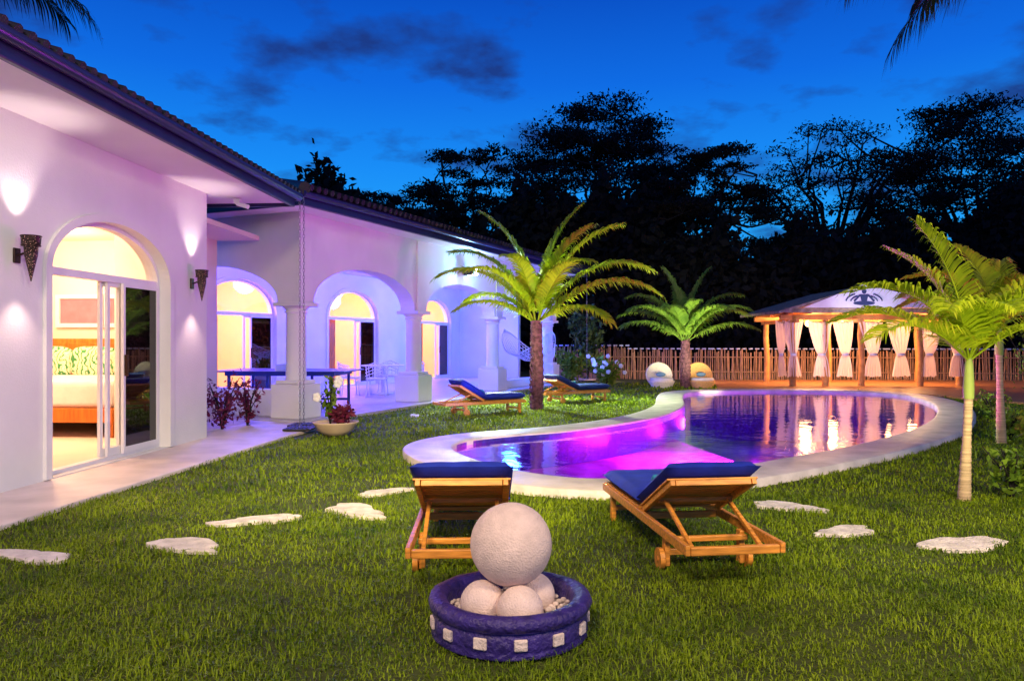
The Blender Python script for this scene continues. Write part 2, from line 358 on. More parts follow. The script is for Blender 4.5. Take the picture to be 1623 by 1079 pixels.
k=MB(); k.tube([f2(6.0,-.18,3.18),f2(6.0,-.42,3.2)],.03,8); k.box(f2(6.0,-.45,3.16),(.30,.14,.20),rz=-a2)
fx=k.build('floodlight',blackm,V,bev=.01); k=MB(); k.box(f2(6.0,-.535,3.13),(.24,.02,.16),rz=-a2); k.build('lit_lens',bulb_c,fx)
k=MB(); k.box(f1(.35,-.3,3.47),(.10,.10,.07)); k.tube([f1(.35,-.3,3.44),f1(.30,-.48,3.38)],.035,8); k.build('security_camera',white,V,bev=.01)
# ================================================================ wall lamps
def perfmat():
    m,nt,N,L=nodes('pierced_bronze_glow'); out=N.new('ShaderNodeOutputMaterial'); b=N.new('ShaderNodeBsdfPrincipled'); L.new(b.outputs[0],out.inputs[0])
    b.inputs['Base Color'].default_value=(.04,.025,.022,1); b.inputs['Metallic'].default_value=.6; b.inputs['Roughness'].default_value=.45
    tc=N.new('ShaderNodeTexCoord'); v=N.new('ShaderNodeTexVoronoi'); v.inputs['Scale'].default_value=80; L.new(tc.outputs['Object'],v.inputs['Vector'])
    r=N.new('ShaderNodeValToRGB'); r.color_ramp.elements[0].position=.20; r.color_ramp.elements[0].color=(1,1,1,1); r.color_ramp.elements[1].position=.26; r.color_ramp.elements[1].color=(0,0,0,1)
    L.new(v.outputs['Distance'],r.inputs[0]); mu=N.new('ShaderNodeMath'); mu.operation='MULTIPLY'; mu.inputs[1].default_value=.9
    L.new(r.outputs[0],mu.inputs[0]); b.inputs['Emission Color'].default_value=(1,.5,.4,1); L.new(mu.outputs[0],b.inputs['Emission Strength'])  # emissive dots stand in for bulb light coming through the pierced holes
    return m
perf=perfmat()
def wall_lamp(D,label):
    t=(D-O1[1])/u1[1]; base=f1(t,-.0,2.2)
    o=thing('wall_lamp',label,'lamp',base,-a1,'conical lamps on the left wing wall')
    k=MB(); k.box((.012,0,0),(.024,.08,.14)); k.build('backplate',darkmetal,o,bev=.006,world=False)
    k=MB(); k.tube([(.02,0,0),(.08,0,.02),(.12,0,.0)],.012,8); k.build('arm',darkmetal,o,world=False)
    k=MB(); k.lathe([(.084,.18),(.078,.09),(.060,.088),(.056,.0),(.034,-.10),(.004,-.24)],(.15,0,0),24)
    k.lathe([(.079,.18),(.058,.09),(.051,0),(.002,-.2)],(.15,0,0),24)
    k.build('shade',perf,o,world=False)
    k=MB(); k.lathe([(.085,.172),(.091,.177),(.085,.185)],(.15,0,0),24); k.lathe([(.079,.085),(.085,.09),(.079,.097)],(.15,0,0),24); k.build('rim',darkmetal,o,world=False)
    k=MB(); k.ball((.15,0,.06),.025,10,8); k.build('bulb',bulb_w,o,world=False)
wall_lamp(7.02,'pierced bronze cone lamp on the wall left of the big arched door')
wall_lamp(10.38,'pierced bronze cone lamp on the wall between the big arched door and corner')
# ================================================================ rain chains
def rain_chain(p,ztop,label):
    k=MB(); z=.05; i=0
    while z<ztop:
        ax=(1,0) if i%2 else (0,1)
        pts=[(p.x+ax[0]*.015*math.cos(a),p.y+ax[1]*.015*math.cos(a),z+.03+.034*math.sin(a)) for a in [2*PI*j/8 for j in range(9)]]
        k.tube(pts,.0038,4,cap=False); z+=.055; i+=1
    tag(k.build('rain_chain',chainm,None),label,'chain','rain chains hanging from the gutters')
    g=MB(); g.box((p.x,p.y,.066),(.42,.42,.03)); 
    for j in range(6): g.box((p.x-.15+j*.06,p.y,.085),(.03,.34,.012))
    return g.build('drain_cover',blackm,None,bev=.005)
pc=f1(.92,-1.04,0); tag(rain_chain(pc,3.6,'rain chain hanging from the corner of the left wing gutter'),'dark square drain cover below the left wing corner','drain cover')
pc=f2(-.98,-.96,0); tag(rain_chain(pc,3.78,'rain chain hanging from the porch roof corner by the first column'),'dark square drain cover below the porch roof corner','drain cover')
pc=f2(13.85,-.96,0); tag(rain_chain(pc,3.78,'rain chain hanging at the far end of the porch roof'),'drain cover at the far end of the porch','drain cover')
# ================================================================ SETTING
inn=[(716,708),(740,696),(810,688),(900,681),(1000,668),(1058,655),(1085,641),(1083,628),(1102,619.5),(1250,617),(1400,621),(1470,634),(1486,652),(1454,676),(1362,701),(1260,720),(1150,738),(1040,751),(930,755),(830,744),(760,727)]
cp=[np.array(P(x,y,.1)[:2]) for x,y in inn][::-1]
loop=[]; n=len(cp); K=8
for i in range(n):
    p0,p1,p2,p3=cp[i-1],cp[i],cp[(i+1)%n],cp[(i+2)%n]
    for j in range(K):
        t=j/K; loop.append(.5*((2*p1)+(-p0+p2)*t+(2*p0-5*p1+4*p2-p3)*t*t+(-p0+3*p1-3*p2+p3)*t**3))
loop=np.array(loop)
for _ in range(3): loop=(np.roll(loop,1,0)+2*loop+np.roll(loop,-1,0))/4
area=.5*np.sum(loop[:,0]*np.roll(loop[:,1],-1)-np.roll(loop[:,0],-1)*loop[:,1])
if area<0: loop=loop[::-1]
tan=np.roll(loop,-1,0)-np.roll(loop,1,0); tan/=np.linalg.norm(tan,axis=1,keepdims=True)
nor=np.stack([tan[:,1],-tan[:,0]],1)
def off(d):
    q=loop+nor*d
    for _ in range(2): q=(np.roll(q,1,0)+2*q+np.roll(q,-1,0))/4
    return q
def pip(pts,poly):
    x,y=pts[:,0],pts[:,1]; ins=np.zeros(len(x),bool); px,py=poly[:,0],poly[:,1]; j=len(px)-1
    for i in range(len(px)):
        c=((py[i]>y)!=(py[j]>y))&(x<(px[j]-px[i])*(y-py[i])/(py[j]-py[i]+1e-12)+px[i]); ins^=c; j=i
    return ins
CW=.62
m_=len(loop)
cpb=MB(); prof=[(CW,-.05),(CW,.072),(CW-.012,.084),(CW-.03,.088),(.03,.088),(.01,.082),(0,.07),(0,-.02)]
vs=[];rings=[off(d) for d,_ in prof]
for q,(d,z) in zip(rings,prof): vs+=[(a,b,z) for a,b in q]
fs=[(j*m_+i,j*m_+(i+1)%m_,(j+1)*m_+(i+1)%m_,(j+1)*m_+i) for j in range(len(prof)-1) for i in range(m_)]
cpb.add(vs,fs,True); struct(cpb.build('pool_coping',copem),'white curved coping around the pool','pool edge')
bs=MB()
vs=[(a,b,.065) for a,b in loop+nor*-.004]+[(a,b,-.22) for a,b in loop+nor*-.004]+[(a,b,-1.3) for a,b in loop+nor*-.004]
bs.add(vs,[(j*m_+i,j*m_+(i+1)%m_,(j+1)*m_+(i+1)%m_,(j+1)*m_+i) for j in range(2) for i in range(m_)]); bs.add([(a,b,-1.3) for a,b in loop],[tuple(range(m_))])
struct(bs.build('pool_basin',pooltile),'blue tiled pool basin','pool')
la=np.array(P(1068,651,.1)[:2]); lb=np.array(P(1300,711,.1)[:2]); nl=np.array([-(lb-la)[1],(lb-la)[0]])
side=(loop-la)@nl; refs=(np.array([0.5,9])-la)@nl
keep=np.sign(side)==np.sign(refs)
idx=[i for i in range(m_) if keep[i]]
st=[k for k in range(len(idx)) if idx[k]-idx[k-1] not in (1,)]
if len(st): idx=idx[st[-1]:]+idx[:st[-1]]
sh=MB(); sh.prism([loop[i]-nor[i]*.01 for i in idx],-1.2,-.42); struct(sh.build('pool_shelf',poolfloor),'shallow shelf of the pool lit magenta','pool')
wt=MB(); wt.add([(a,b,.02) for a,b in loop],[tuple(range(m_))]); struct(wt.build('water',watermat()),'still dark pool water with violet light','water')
bm=bmesh.new(); gl=off(CW*.6); vv=[bm.verts.new((a,b,0)) for a,b in gl]; ed=[bm.edges.new((vv[i],vv[(i+1)%m_])) for i in range(m_)]
oc=[(-300,-100),(300,-100),(300,500),(-300,500)]; ov=[bm.verts.new((a,b,0)) for a,b in oc]; ed+=[bm.edges.new((ov[i],ov[(i+1)%4])) for i in range(4)]
bmesh.ops.triangle_fill(bm,use_beauty=True,use_dissolve=False,edges=ed); bmesh.ops.recalc_face_normals(bm,faces=bm.faces)
me=bpy.data.meshes.new('ground'); bm.to_mesh(me); bm.free(); me.materials.append(M('lawn_soil',(.05,.07,.010),.95,var=.5,scale=1.5,bump=.8,bscale=60,detail=10))
gr=bpy.data.objects.new('ground',me); C.objects.link(gr); struct(gr)
wk=MB(); wk.prism([(-5.2,-2),(-4.55,-2),(-4.16,2),(-3.8,5.64),(-3.25,11.2),(-2.98,12.75),(-6.8,14.5),(-6.5,10.8)],-.05,.04); struct(wk.build('path',pathm,bev=.015),'pale concrete path along the left wing wall','path')
pt=MB(); pt.prism([f2(-.55,-.62,0),f2(16,-.62,0),f2(16,4.66,0),f2(-.55,4.66,0)],-.05,.06); struct(pt.build('patio',M('lilac_patio_tile',(.5,.46,.52),.35,var=.12,scale=3)),'smooth pale porch floor','patio')
dkp=[(5.9,21.9),(9.6,21.4),(10.9,19.2),(11.0,17.4),(11.6,16.6),(19,17),(19,27),(7.0,27),(6.4,23.5)]
d=MB(); d.prism(dkp,-.05,.055); struct(d.build('pavilion_deck',deckm),'orange lit timber deck beside the pool','deck')
# ================================================================ stepping stones
SB=[]; random.seed(21)
def sstone(x0,x1,y0,y1,label):
    a=P((x0+x1)/2,(y0+y1)/2,.02); hw=(x1-x0)/2/F*a.y*.98; hd=(P(0,y0,.02).y-P(0,y1,.02).y)/2*.55
    sk=random.choice((-1,1))*random.uniform(.5,1.0); pts=[]; ph=random.uniform(0,6)
    for i in range(34):
        th=2*PI*i/34; r=1+.12*math.sin(2*th+ph)+.13*math.sin(3*th+ph*2)+.08*math.sin(6*th+ph)+random.uniform(-.07,.07)
        pts.append((a.x+hw*r*math.cos(th),a.y+hd*r*math.sin(th)+sk*hd*math.cos(th)))
    k=MB(); k.prism(pts,-.02,.026); o=k.build('stepping_stone',stone,bev=.006); tag(o,label,'stepping stone','pale stepping stones in the lawn'); q=np.array(pts); SB.append(q.mean(0)+(q-q.mean(0))*.94)
for a in [(-25,123,866,893,'pale stepping stone at the left edge of the lawn'),(228,361,847,878,'pale bumpy stepping stone second from the left edge'),(350,466,811,834,'pale stepping stone left of the bare lawn patch'),(512,622,794,823,'pale stepping stone nearest the left lounger'),(573,646,771,786,'small stepping stone beside the pool end'),
    (1195,1303,791,812,'stepping stone just right of the tilted lounger'),(1285,1392,829,851,'middle stepping stone right of the tilted lounger'),(1455,1602,844,877,'large stepping stone below the slim ringed palm'),
    (596,632,642,648,'small far stepping stone beside the second column base'),(648,668,655,661,'small far stepping stone left of the striped pillow lounger')]: sstone(*a)
# ================================================================ lawn blades
def lawn():
    bands=[(2.9,4.6,6400,.030,.0058),(4.6,7,3700,.034,.0075),(7,11,1400,.038,.012),(11,18,420,.045,.022),(18,26,90,.06,.05)]
    cos=[]
    ou=off(CW-.0)
    for (d0,d1,den,h,wd) in bands:
        xm=.78*d1+.5; n=int((d1-d0)*2*xm*den); p=np.stack([rng.uniform(-xm,xm,n),rng.uniform(d0,d1,n)],1)
        p=p[np.abs(p[:,0])<.72*p[:,1]+.6]
        tuft=.5+.5*np.sin(p[:,0]*9.+3*np.sin(p[:,1]*4.3))*np.sin(p[:,1]*11.+2*np.sin(p[:,0]*5.1))
        p=p[rng.uniform(size=len(p))<.35+.9*tuft]
        ex=pip(p,ou)|pip(p,np.array(dkp))
        ex|=p[:,0]<-3.8+(p[:,1]-5.64)*.0965
        q=p-np.array(O2); rr=q@np.array(n2); ss=q@np.array(u2); ex|=(rr>-.62)&(ss>-.6)
        ex|=(p[:,0]<-2.98)&(p[:,1]>11)
        ex|=(np.hypot(p[:,0]+.01,p[:,1]-3.66)<.37)
        for s in SB: ex|=pip(p,s)
        bp_=P(512,800); dd=np.hypot((p[:,0]-bp_.x)/.5,(p[:,1]-bp_.y)/.35); ex|=(dd<1)&(rng.uniform(size=len(p))<.85*(1-dd*.5))
        p=p[~ex]; n=len(p)
        az=rng.uniform(0,2*PI,n); le=rng.uniform(.15,1.5,n); hh=h*rng.uniform(.5,1.5,n)*(1+.35*np.sin(p[:,0]*3.1)*np.sin(p[:,1]*2.3)); ww=wd*rng.uniform(.6,1.2,n)
        dx,dy=np.cos(az),np.sin(az); sx,sy=-dy*ww/2,dx*ww/2
        b=np.stack([p[:,0],p[:,1],np.zeros(n)],1); S=np.stack([sx,sy,np.zeros(n)],1); Dv=np.stack([dx,dy,np.zeros(n)],1); Z=np.array([0,0,1.])
        mid=b+Dv*(hh*le*.35)[:,None]+Z*(hh*.62)[:,None]; tip=b+Dv*(hh*le)[:,None]+Z*(hh*(1-.35*le))[:,None]
        cos.append(np.stack([b-S,b+S,mid-S*.8,mid+S*.8,tip],1))
    co=np.concatenate(cos); n=len(co); base=(np.arange(n)*5)[:,None]
    loops=(base+np.array([0,1,3,2,2,3,4])).ravel(); st=(np.arange(n)*7)[:,None]+np.array([0,4]); tt=np.tile([4,3],n)
    o=npmesh('grass',co.reshape(-1,3),loops,st.ravel(),tt,grassm); o['kind']='stuff'; tag(o,'short coarse lawn grass covering the garden','grass')
lawn()
# ================================================================ stone ball ornament
random.seed(7)
pp=Vector((-.01,3.66,0))
o=thing('ring_planter','violet blue round stone planter with pale square tiles in the foreground','planter',pp)
k=MB(); prof=[(.30,.0),(.350,.0),(.378,.02),(.366,.035),(.372,.05),(.372,.115),(.362,.125),(.385,.14),(.394,.165),(.384,.19),(.345,.200),(.312,.19),(.300,.165),(.295,.07),(.001,.07)]
k.lathe(prof,(0,0,0),72)
k.v=[tuple(Vector(v)*(1+.008*noise.noise(Vector(v)*16)+.006*noise.noise(Vector(v)*40))) for v in k.v]
k.build('pot',potm,o,world=False)
for i in range(13):
    a=2*PI*i/13-PI/2+.13; k=MB(); k.box((.375*math.cos(a),.375*math.sin(a),.083),(.018,.060+random.uniform(-.004,.004),.052+random.uniform(-.004,.004)),rz=a+random.uniform(-.03,.03)); k.build('square_tile',sqm,o,bev=.005,world=False)
k=MB()
for i in range(620):
    a=random.uniform(0,2*PI); r=.29*math.sqrt(random.random()); k.ball((r*math.cos(a),r*math.sin(a),.10+random.uniform(0,.032)),random.uniform(.009,.018),6,4,(1,random.uniform(.7,1.2),.7))
k=k.build('gravel',gravelm,None); k.location=pp; k['kind']='stuff'; tag(k,'loose pale gravel filling the violet planter','gravel')
def rockball(c,r,label):
    bm=bmesh.new(); bmesh.ops.create_icosphere(bm,subdivisions=5,radius=r)
    for v in bm.verts: v.co*=1+.005*noise.noise(v.co*14+Vector((c[0]*9,0,0)))+.004*noise.noise(v.co*45+Vector((3,1,2)))
    me=bpy.data.meshes.new('stone_ball'); bm.to_mesh(me); bm.free(); me.materials.append(ballm)
    me.polygons.foreach_set('use_smooth',[True]*len(me.polygons)); ob=bpy.data.objects.new('stone_ball',me); C.objects.link(ob); ob.location=c
    return tag(ob,label,'stone ball')
rr=.108
for an,lb in [(200,'small stone ball at the left under the big ball'),(290,'small stone ball at the front under the big ball'),(35,'small stone ball at the right rear under the big ball')]:
    a=R(an); rockball(pp+Vector((.138*math.cos(a),.138*math.sin(a),.155)),rr,lb)
rockball(pp+Vector((0.005,0,.155+.27)),.197,'big pale rough stone ball on top of three small balls')
# ================================================================ loungers
def lounger(loc,rz,label,sc=1,ang=26,cm=None,ct=.09):
    cm=cm or cush
    o=thing('sun_lounger',label,'sun lounger',loc,rz,'teak sun loungers with blue cushions',sc)
    Wd=.60; L=1.95; h=.255; x=Wd/2
    k=MB()
    for s in (-1,1): k.box((s*(x-.017),L/2,h-.005),(.03,L,.062))
    k.box((0,.018,h-.012),(Wd-.07,.032,.05)); k.box((0,L-.018,h-.012),(Wd-.07,.032,.05)); k.box((0,.95,h-.02),(Wd-.07,.035,.045)); k.box((0,.45,h-.055),(Wd-.07,.032,.035))
    k.build('frame',wood,o,bev=.006,world=False)
    for (sx,y) in ((-1,.5),(1,.5)):
        k=MB(); k.box((sx*(x-.055),y,.13),(.035,.06,.21)); lg=k.build('leg',wood,o,bev=.006,world=False)
        k=MB(); k.tube([(sx*(x-.015)-.015,y,.068),(sx*(x-.015)+.015,y,.068)],.068,20); k.tube([(sx*(x-.015)-.02,y,.068),(sx*(x-.015)+.02,y,.068)],.018,10); k.build('wheel',wood,lg,bev=.004,world=False)
    for sx in (-1,1):
        k=MB(); k.box((sx*(x-.055),L-.14,.115),(.038,.06,.23)); k.build('leg',wood,o,bev=.006,world=False)
    k=MB(); k.box((0,.5,.11),(Wd-.13,.03,.04)); k.box((0,L-.14,.1),(Wd-.13,.03,.035)); k.build('stretcher',wood,o,bev=.005,world=False)
    k=MB()
    for i in range(11): k.box((0,.98+i*.088,h+.035),(Wd-.02,.065,.014))
    k.build('seat_slats',wood,o,bev=.003,world=False)
    hy,hz=.92,h+.03; an=R(ang); BL=.66
    M3=Matrix.Rotation(-an,3,'X')
    def bp(px,py,pz): return Vector((0,hy,hz))+M3@Vector((px,py,pz))
    k=MB()
    for s in (-1,1): k.box(bp(s*(x-.04),-BL/2,0),(.03,BL,.036),M3=M3)
    for i in range(11): k.box(bp(0,-.045-i*.058,.024),(Wd-.02,.05,.012),M3=M3)
    k.box(bp(0,-BL+.02,-.001),(Wd-.12,.035,.034),M3=M3); k.box(bp(0,-BL*.45,-.018),(Wd-.11,.035,.026),M3=M3)
    k.build('backrest',wood,o,bev=.003,world=False)
    k=MB()
    for s in (-1,1): k.beam(bp(s*(x-.09),-BL*.5,-.03),(s*(x-.09),.13,h-.03),.024,.026)
    k.beam((-(x-.05),.15,h-.04),(x-.05,.15,h-.04),.026,.026)
    k.build('support_strut',wood,o,bev=.004,world=False)
    def cushion(fn,w_,l_,t_,nm):
        k=MB(); nx,ny=14,16; top=[];bot=[]
        for j in range(ny+1):
            for i in range(nx+1):
                u=2*i/nx-1; v=2*j/ny-1; e=(1-abs(u)**9)*(1-abs(v)**9); dz=.004*noise.noise(Vector((u*3+loc[0],v*5,1)))
                zz=t_/2*max(.0,e)**.4
                top.append(fn(u*w_/2,v*l_/2,zz+dz)); bot.append(fn(u*w_/2,v*l_/2,-zz*.9))
        m=(nx+1)
        q=[(j*m+i,j*m+i+1,(j+1)*m+i+1,(j+1)*m+i) for j in range(ny) for i in range(nx)]
        k.add(top,q,True); k.add(bot,[f_[::-1] for f_ in q],True); k.build(nm,cm,o,world=False)
    cushion(lambda a,b_,c_:Vector((a,(.93+L)/2+b_,h+.042+ct/2+c_)),Wd+.01,L-.93,ct,'seat_cushion')
    cushion(lambda a,b_,c_:bp(a,-BL/2-.02+b_,.032+ct/2+c_),Wd+.01,BL+.05,ct,'back_cushion')
    return o
def towel(b,label):
    c=b.matrix_basis@Vector((0,.90,.46)); rz=b.matrix_basis.to_euler().z; o=thing('rolled_towel',label,'towel',c,rz)
    k=MB(); k.tube([(-.2,0,0),(-.19,0,0),(.19,0,0),(.2,0,0)],[.05,.062,.062,.05],18); k.build('roll',cush_l,o,world=False)
    k=MB()
    for q in (-.09,0,.09): k.tube([(q-.02,0,0),(q+.02,0,0)],.0645,18)
    k.build('white_stripe',cush_w,o,world=False)
A_=lounger((-.285,4.13,0),R(2),'teak lounger with blue cushion seen straight from behind, left of the two',1,26,cush,.10)
B_=lounger((1.25,4.22,0),R(7),'teak lounger with blue cushion angled to the left, right of the two',.98,26,cush,.10)
c_=P(757,657); C_=lounger((c_.x-.72,c_.y-.3,0),R(-58),'teak lounger with blue cushion on the lawn left of the stout palm',.92,30,cush,.14)
d_=P(912,638); D_=lounger((d_.x-.85,d_.y-.3,0),R(-58),'teak lounger with dark cushion behind the stout palm trunk',.95,24,cush_n,.14)
for b_,lb in ((B_,'turquoise rolled towel on the angled front lounger'),(C_,'striped rolled towel on the lounger left of the stout palm'),(D_,'striped rolled towel on the lounger behind the stout palm')): towel(b_,lb)
# ================================================================ palms
def frond(mb,base,az,el,L,droop,leaf,n,w,vee=.25,rr=.018,hang=.25,pw=1.5):
    seg=16; p=Vector(base); e=el; pts=[p.copy()]; es=[e]
    for i in range(seg):
        e=el-droop*((i+1)/seg)**pw
        p=p+Vector((math.cos(az)*math.cos(e),math.sin(az)*math.cos(e),math.sin(e)))*(L/seg); pts.append(p.copy()); es.append(e)
    mb.tube(pts,[rr*(1-.85*i/seg) for i in range(seg+1)],5)
    S=Vector((-math.sin(az),math.cos(az),0))
    for i in range(n):
        t=.12+.88*i/n; q=t*seg; j=min(int(q),seg-1); b=pts[j].lerp(pts[j+1],q-j); e=es[j]
        T=Vector((math.cos(az)*math.cos(e),math.sin(az)*math.cos(e),math.sin(e))); U=T.cross(S)
        if U.z<0: U=-U
        l=leaf*(.40+.60*math.sin(PI*min(1,(t*.9+.08))**.8))*random.uniform(.88,1.08)
        for s in (-1,1):
            d=(T*(.55+.45*t)+S*s*(1-.35*t)*random.uniform(.9,1.1)+U*vee*random.uniform(.6,1.3)).normalized()
            p1=b+d*l*.35+Vector((0,0,-hang*l*.04)); p2=b+d*l*.7+Vector((0,0,-hang*l*.30)); tip=b+d*l*.96+Vector((0,0,-hang*l*random.uniform(.7,1.1)))
            wv=(T-d*T.dot(d)).normalized()*w/2
            mb.add([b-wv*.5,b+wv*.5,p1-wv,p1+wv,p2-wv*.85,p2+wv*.85,tip],[(0,1,3,2),(2,3,5,4),(4,5,6)])
def stout_palm(loc,zc,spec,label,mat,r=.17,lf=.21,lw_=.046):
    o=thing('palm_tree',label,'palm tree',loc)
    k=MB(); pts=[];rs=[]
    for i in range(26):
        z=zc*i/25; pts.append((.03*math.sin(z*2),0,z)); rs.append(r*(1.1-.25*i/25)*(1.08 if i%2 else .94))
    k.tube(pts,rs,14)
    for i in range(130):
        a=i*2.4; z=.05+zc*i/132; rr_=r*(1.03-.25*z/zc)
        b=Vector((rr_*math.cos(a),rr_*math.sin(a),z)); k.beam(b-Vector((0,0,.03)),b+Vector((math.cos(a)*.02,math.sin(a)*.02,.05)),.05,.016)
    k.build('trunk',palmbark,o,world=False)
    for (az,el,L,dr) in spec:
        az+=random.uniform(-6,6)
        k=MB(); frond(k,(0.04*math.cos(R(az)),.04*math.sin(R(az)),zc-.05),R(az),R(el),L,R(dr),L*lf,74,lw_,.30,pw=1.8,hang=.55); k.build('frond',mat,o,world=False)
    return o
random.seed(3)
b1=P(850,648)
stout_palm(b1,1.85,[(172,84,2.7,52),(165,68,2.6,74),(187,58,2.5,88),(150,44,2.0,75),(8,85,2.7,40),(-8,72,2.8,58),(12,56,2.9,80),(-18,42,2.8,78),(60,66,2.2,55),(100,58,2.1,60),(250,72,2.1,80),(300,62,2.3,78),(205,32,1.9,65),(-40,26,2.0,70),(330,78,2.4,55),(220,60,2.2,80)],'stout palm with bright lit fronds in the middle of the lawn',frond_y,.125,.22,.040)
b2=P(1086,614)
stout_palm(b2,1.45,[(180,70,2.4,80),(165,52,2.3,75),(195,36,2.2,60),(0,72,2.4,80),(15,52,2.4,75),(-15,34,2.2,60),(90,80,2.1,50),(70,66,2.0,60),(120,66,2.1,60),(270,76,1.9,80),(300,62,2.1,80),(235,62,2.1,80),(0,86,2.4,35),(180,87,2.4,35),(340,58,2.3,80),(200,58,2.3,80)],'shorter green palm behind the pool near the fence',frond_g,.14,.26,.055)
def slim_palm(loc,zt,r,spec,label,lean=0,leaf=.34,lw_=.028):
    o=thing('ringed_palm',label,'palm tree',loc)
    k=MB(); n=60; zs=zt-.38
    k.tube([(lean*(i/n),0,zs*i/n) for i in range(n+1)],[r*(1.2-.45*min(1,i/n*1.6)+(.08 if i%4==0 else 0)) for i in range(n+1)],14); k.build('trunk',ringbark,o,world=False)
    k=MB(); k.tube([(lean,0,zs),(lean,0,zs+.1),(lean*1.05,0,zs+.3),(lean*1.1,0,zt)],[r*.95,r*1.0,r*.75,r*.4],12); k.build('crownshaft',shaftm,o,world=False)
    for (az,el,L,dr) in spec:
        az+=random.uniform(-8,8)
        k=MB(); frond(k,(lean*1.08,0,zt-.05),R(az),R(el),L,R(dr),leaf,54,lw_,.45,.011,.55); k.build('frond',frond_y,o,world=False)
    return o
slim_palm(P(1528,793),1.28,.046,[(178,66,1.35,85),(162,50,1.25,75),(200,38,1.25,65),(125,78,1.3,50),(2,70,1.35,75),(20,50,1.35,75),(-28,44,1.3,75),(270,66,1.0,90),(235,58,1.15,80),(310,68,1.2,80),(85,60,1.3,70),(183,85,1.35,40)],'slim ringed palm with yellow green fronds nearest the camera on the right',.04,.38,.022)
slim_palm(P(1587,702),1.6,.055,[(180,64,1.6,80),(150,50,1.4,80),(20,64,1.5,70),(60,74,1.5,60),(250,68,1.3,80),(300,54,1.4,80),(100,78,1.6,50),(200,40,1.3,70)],'second slim ringed palm further back at the right edge',-.03,.44,.030)
def tall_palm(base,top,specs,label):
    o=thing('tall_palm',label,'palm tree',base); b=Vector(base); t=Vector(top)-b
    k=MB(); k.tube([Vector((t.x*(i/14)**2,t.y*(i/14)**2,t.z*i/14)) for i in range(15)],[.17-.006*i for i in range(15)],10); k.build('trunk',barkm,o,world=False)
    for (az,el,L,dr) in specs:
        k=MB(); frond(k,t,R(az),R(el),L,R(dr),.62,60,.03,.1,.02,1.0); k.build('frond',frond_d,o,world=False)
tall_palm((10.6,9,0),(6.4,9,6.45),[(180,0,2.6,45),(172,-22,2.3,40),(195,12,2.4,70),(165,25,2.6,80),(200,30,2.6,80),(90,30,3,60),(0,20,3,60),(270,30,2.5,70),(45,40,3,60),(315,40,3,60)],'tall palm outside the right edge whose dark fronds hang into the sky')
tall_palm((-11.6,10.5,0),(-9.2,11,6.75),[(5,14,3.0,50),(-15,0,2.5,60),(25,30,3.0,80),(60,40,3,80),(180,30,3,60),(270,30,3,60),(330,35,3.0,70),(120,30,3,60),(0,-12,2.2,45)],'tall palm behind the roof with dark fronds at the top left')
# ================================================================ big trees
def big_tree(px,top,hw,D,label,npl=34,ncl=26,nlf=20,sag=.42,lsize=.12,psz=.24,fk=.32,br=.8):
    x=(px-811.5)/F*D; zt=H+(542-top)/F*D; Rr=hw/F*D; b=Vector((x,D,0))
    o=thing('broadleaf_tree',label,'tree',b,0,'dark trees behind the garden')
    fork=zt*fk; k=MB()
    k.tube([(0,0,-.1),(.1,0,fork*.5),(0,.1,fork)],[.42,.32,.28],10)
    plates=[]
    for i in range(npl):
        q=math.sqrt((i+.5)/npl); a=i*2.39996+random.uniform(-.3,.3); r=Rr*q*random.uniform(.82,1.14)
        lay=random.choice([0,0,.0,.08,.18,.28]) 
        z=zt-.25-(zt*sag)*q**2.0-lay*zt*.9*random.uniform(.6,1)-random.uniform(0,.07)*zt
        plates.append((Vector((r*math.cos(a),r*math.sin(a)*.8,z)),Rr*psz*random.uniform(.55,1.4)))
    limbs=[]; NL=11
    for i in range(NL):
        a=2*PI*i/NL+random.uniform(-.25,.25); r=Rr*random.uniform(.35,.8); z=zt*random.uniform(.62,.82)
        e=Vector((r*math.cos(a),r*math.sin(a),z)); m1=Vector((r*.30*math.cos(a),r*.30*math.sin(a),fork+(z-fork)*.5)); m2=m1.lerp(e,.55)+Vector((random.uniform(-.7,.7),random.uniform(-.7,.7),.4))
        k.tube([Vector((0,.1,fork-.2)),m1,m2,e],[.18,.13*br,.09*br,.05*br],6); limbs+=[m1.lerp(m2,.6),m2,m2.lerp(e,.5),e]
    pts=[]
    for c,pr in plates:
        l=min(limbs,key=lambda q_:(q_-c).length+max(0,q_.z-c.z+.5)*2)
        root=c-Vector((0,0,.35)); mid=l.lerp(root,.5)+Vector((random.uniform(-.5,.5),random.uniform(-.5,.5),-.25)); k.tube([l,mid,root],[.07*br,.055*br,.035*br],4)
        for j in range(ncl):
            a=random.uniform(0,2*PI); q=random.random()**.55*pr; t=c+Vector((q*math.cos(a),q*math.sin(a),(.30*(1-(q/pr)**2)-.1)*pr*.6+random.gauss(0,.12)))
            if j%2==0: k.tube([root,root.lerp(t,.6)+Vector((0,0,-.05)),t],[.03*br,.02*br,.01*br],3,cap=False)
            pts.append(t)
    k.build('trunk',barkm,o,world=False)
    sub=np.array([tuple(c) for c in pts]); P_=np.repeat(sub,nlf,0); s=Rr/5.2
    P_=P_+rng.normal(size=P_.shape)*np.array([.30,.30,.10])*max(.7,s)
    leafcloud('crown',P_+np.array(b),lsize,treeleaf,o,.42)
random.seed(11)
for a in [(745,200,115,44,'dark spreading tree left of the tallest crown',34,22,17),(955,152,162,46,'tallest dark spreading tree in the middle with domed crown',72,28,20),(1128,208,110,44,'dark spreading tree right of the tallest crown',36,24,17),
          (1535,150,180,46,'wide dark tree filling the right edge of the sky',76,26,17)]:
    big_tree(*a)
big_tree(1320,190,155,48,'thin crowned tree with bare branches showing against the sky',56,15,9,.36,.12,.2,.26,1.15)
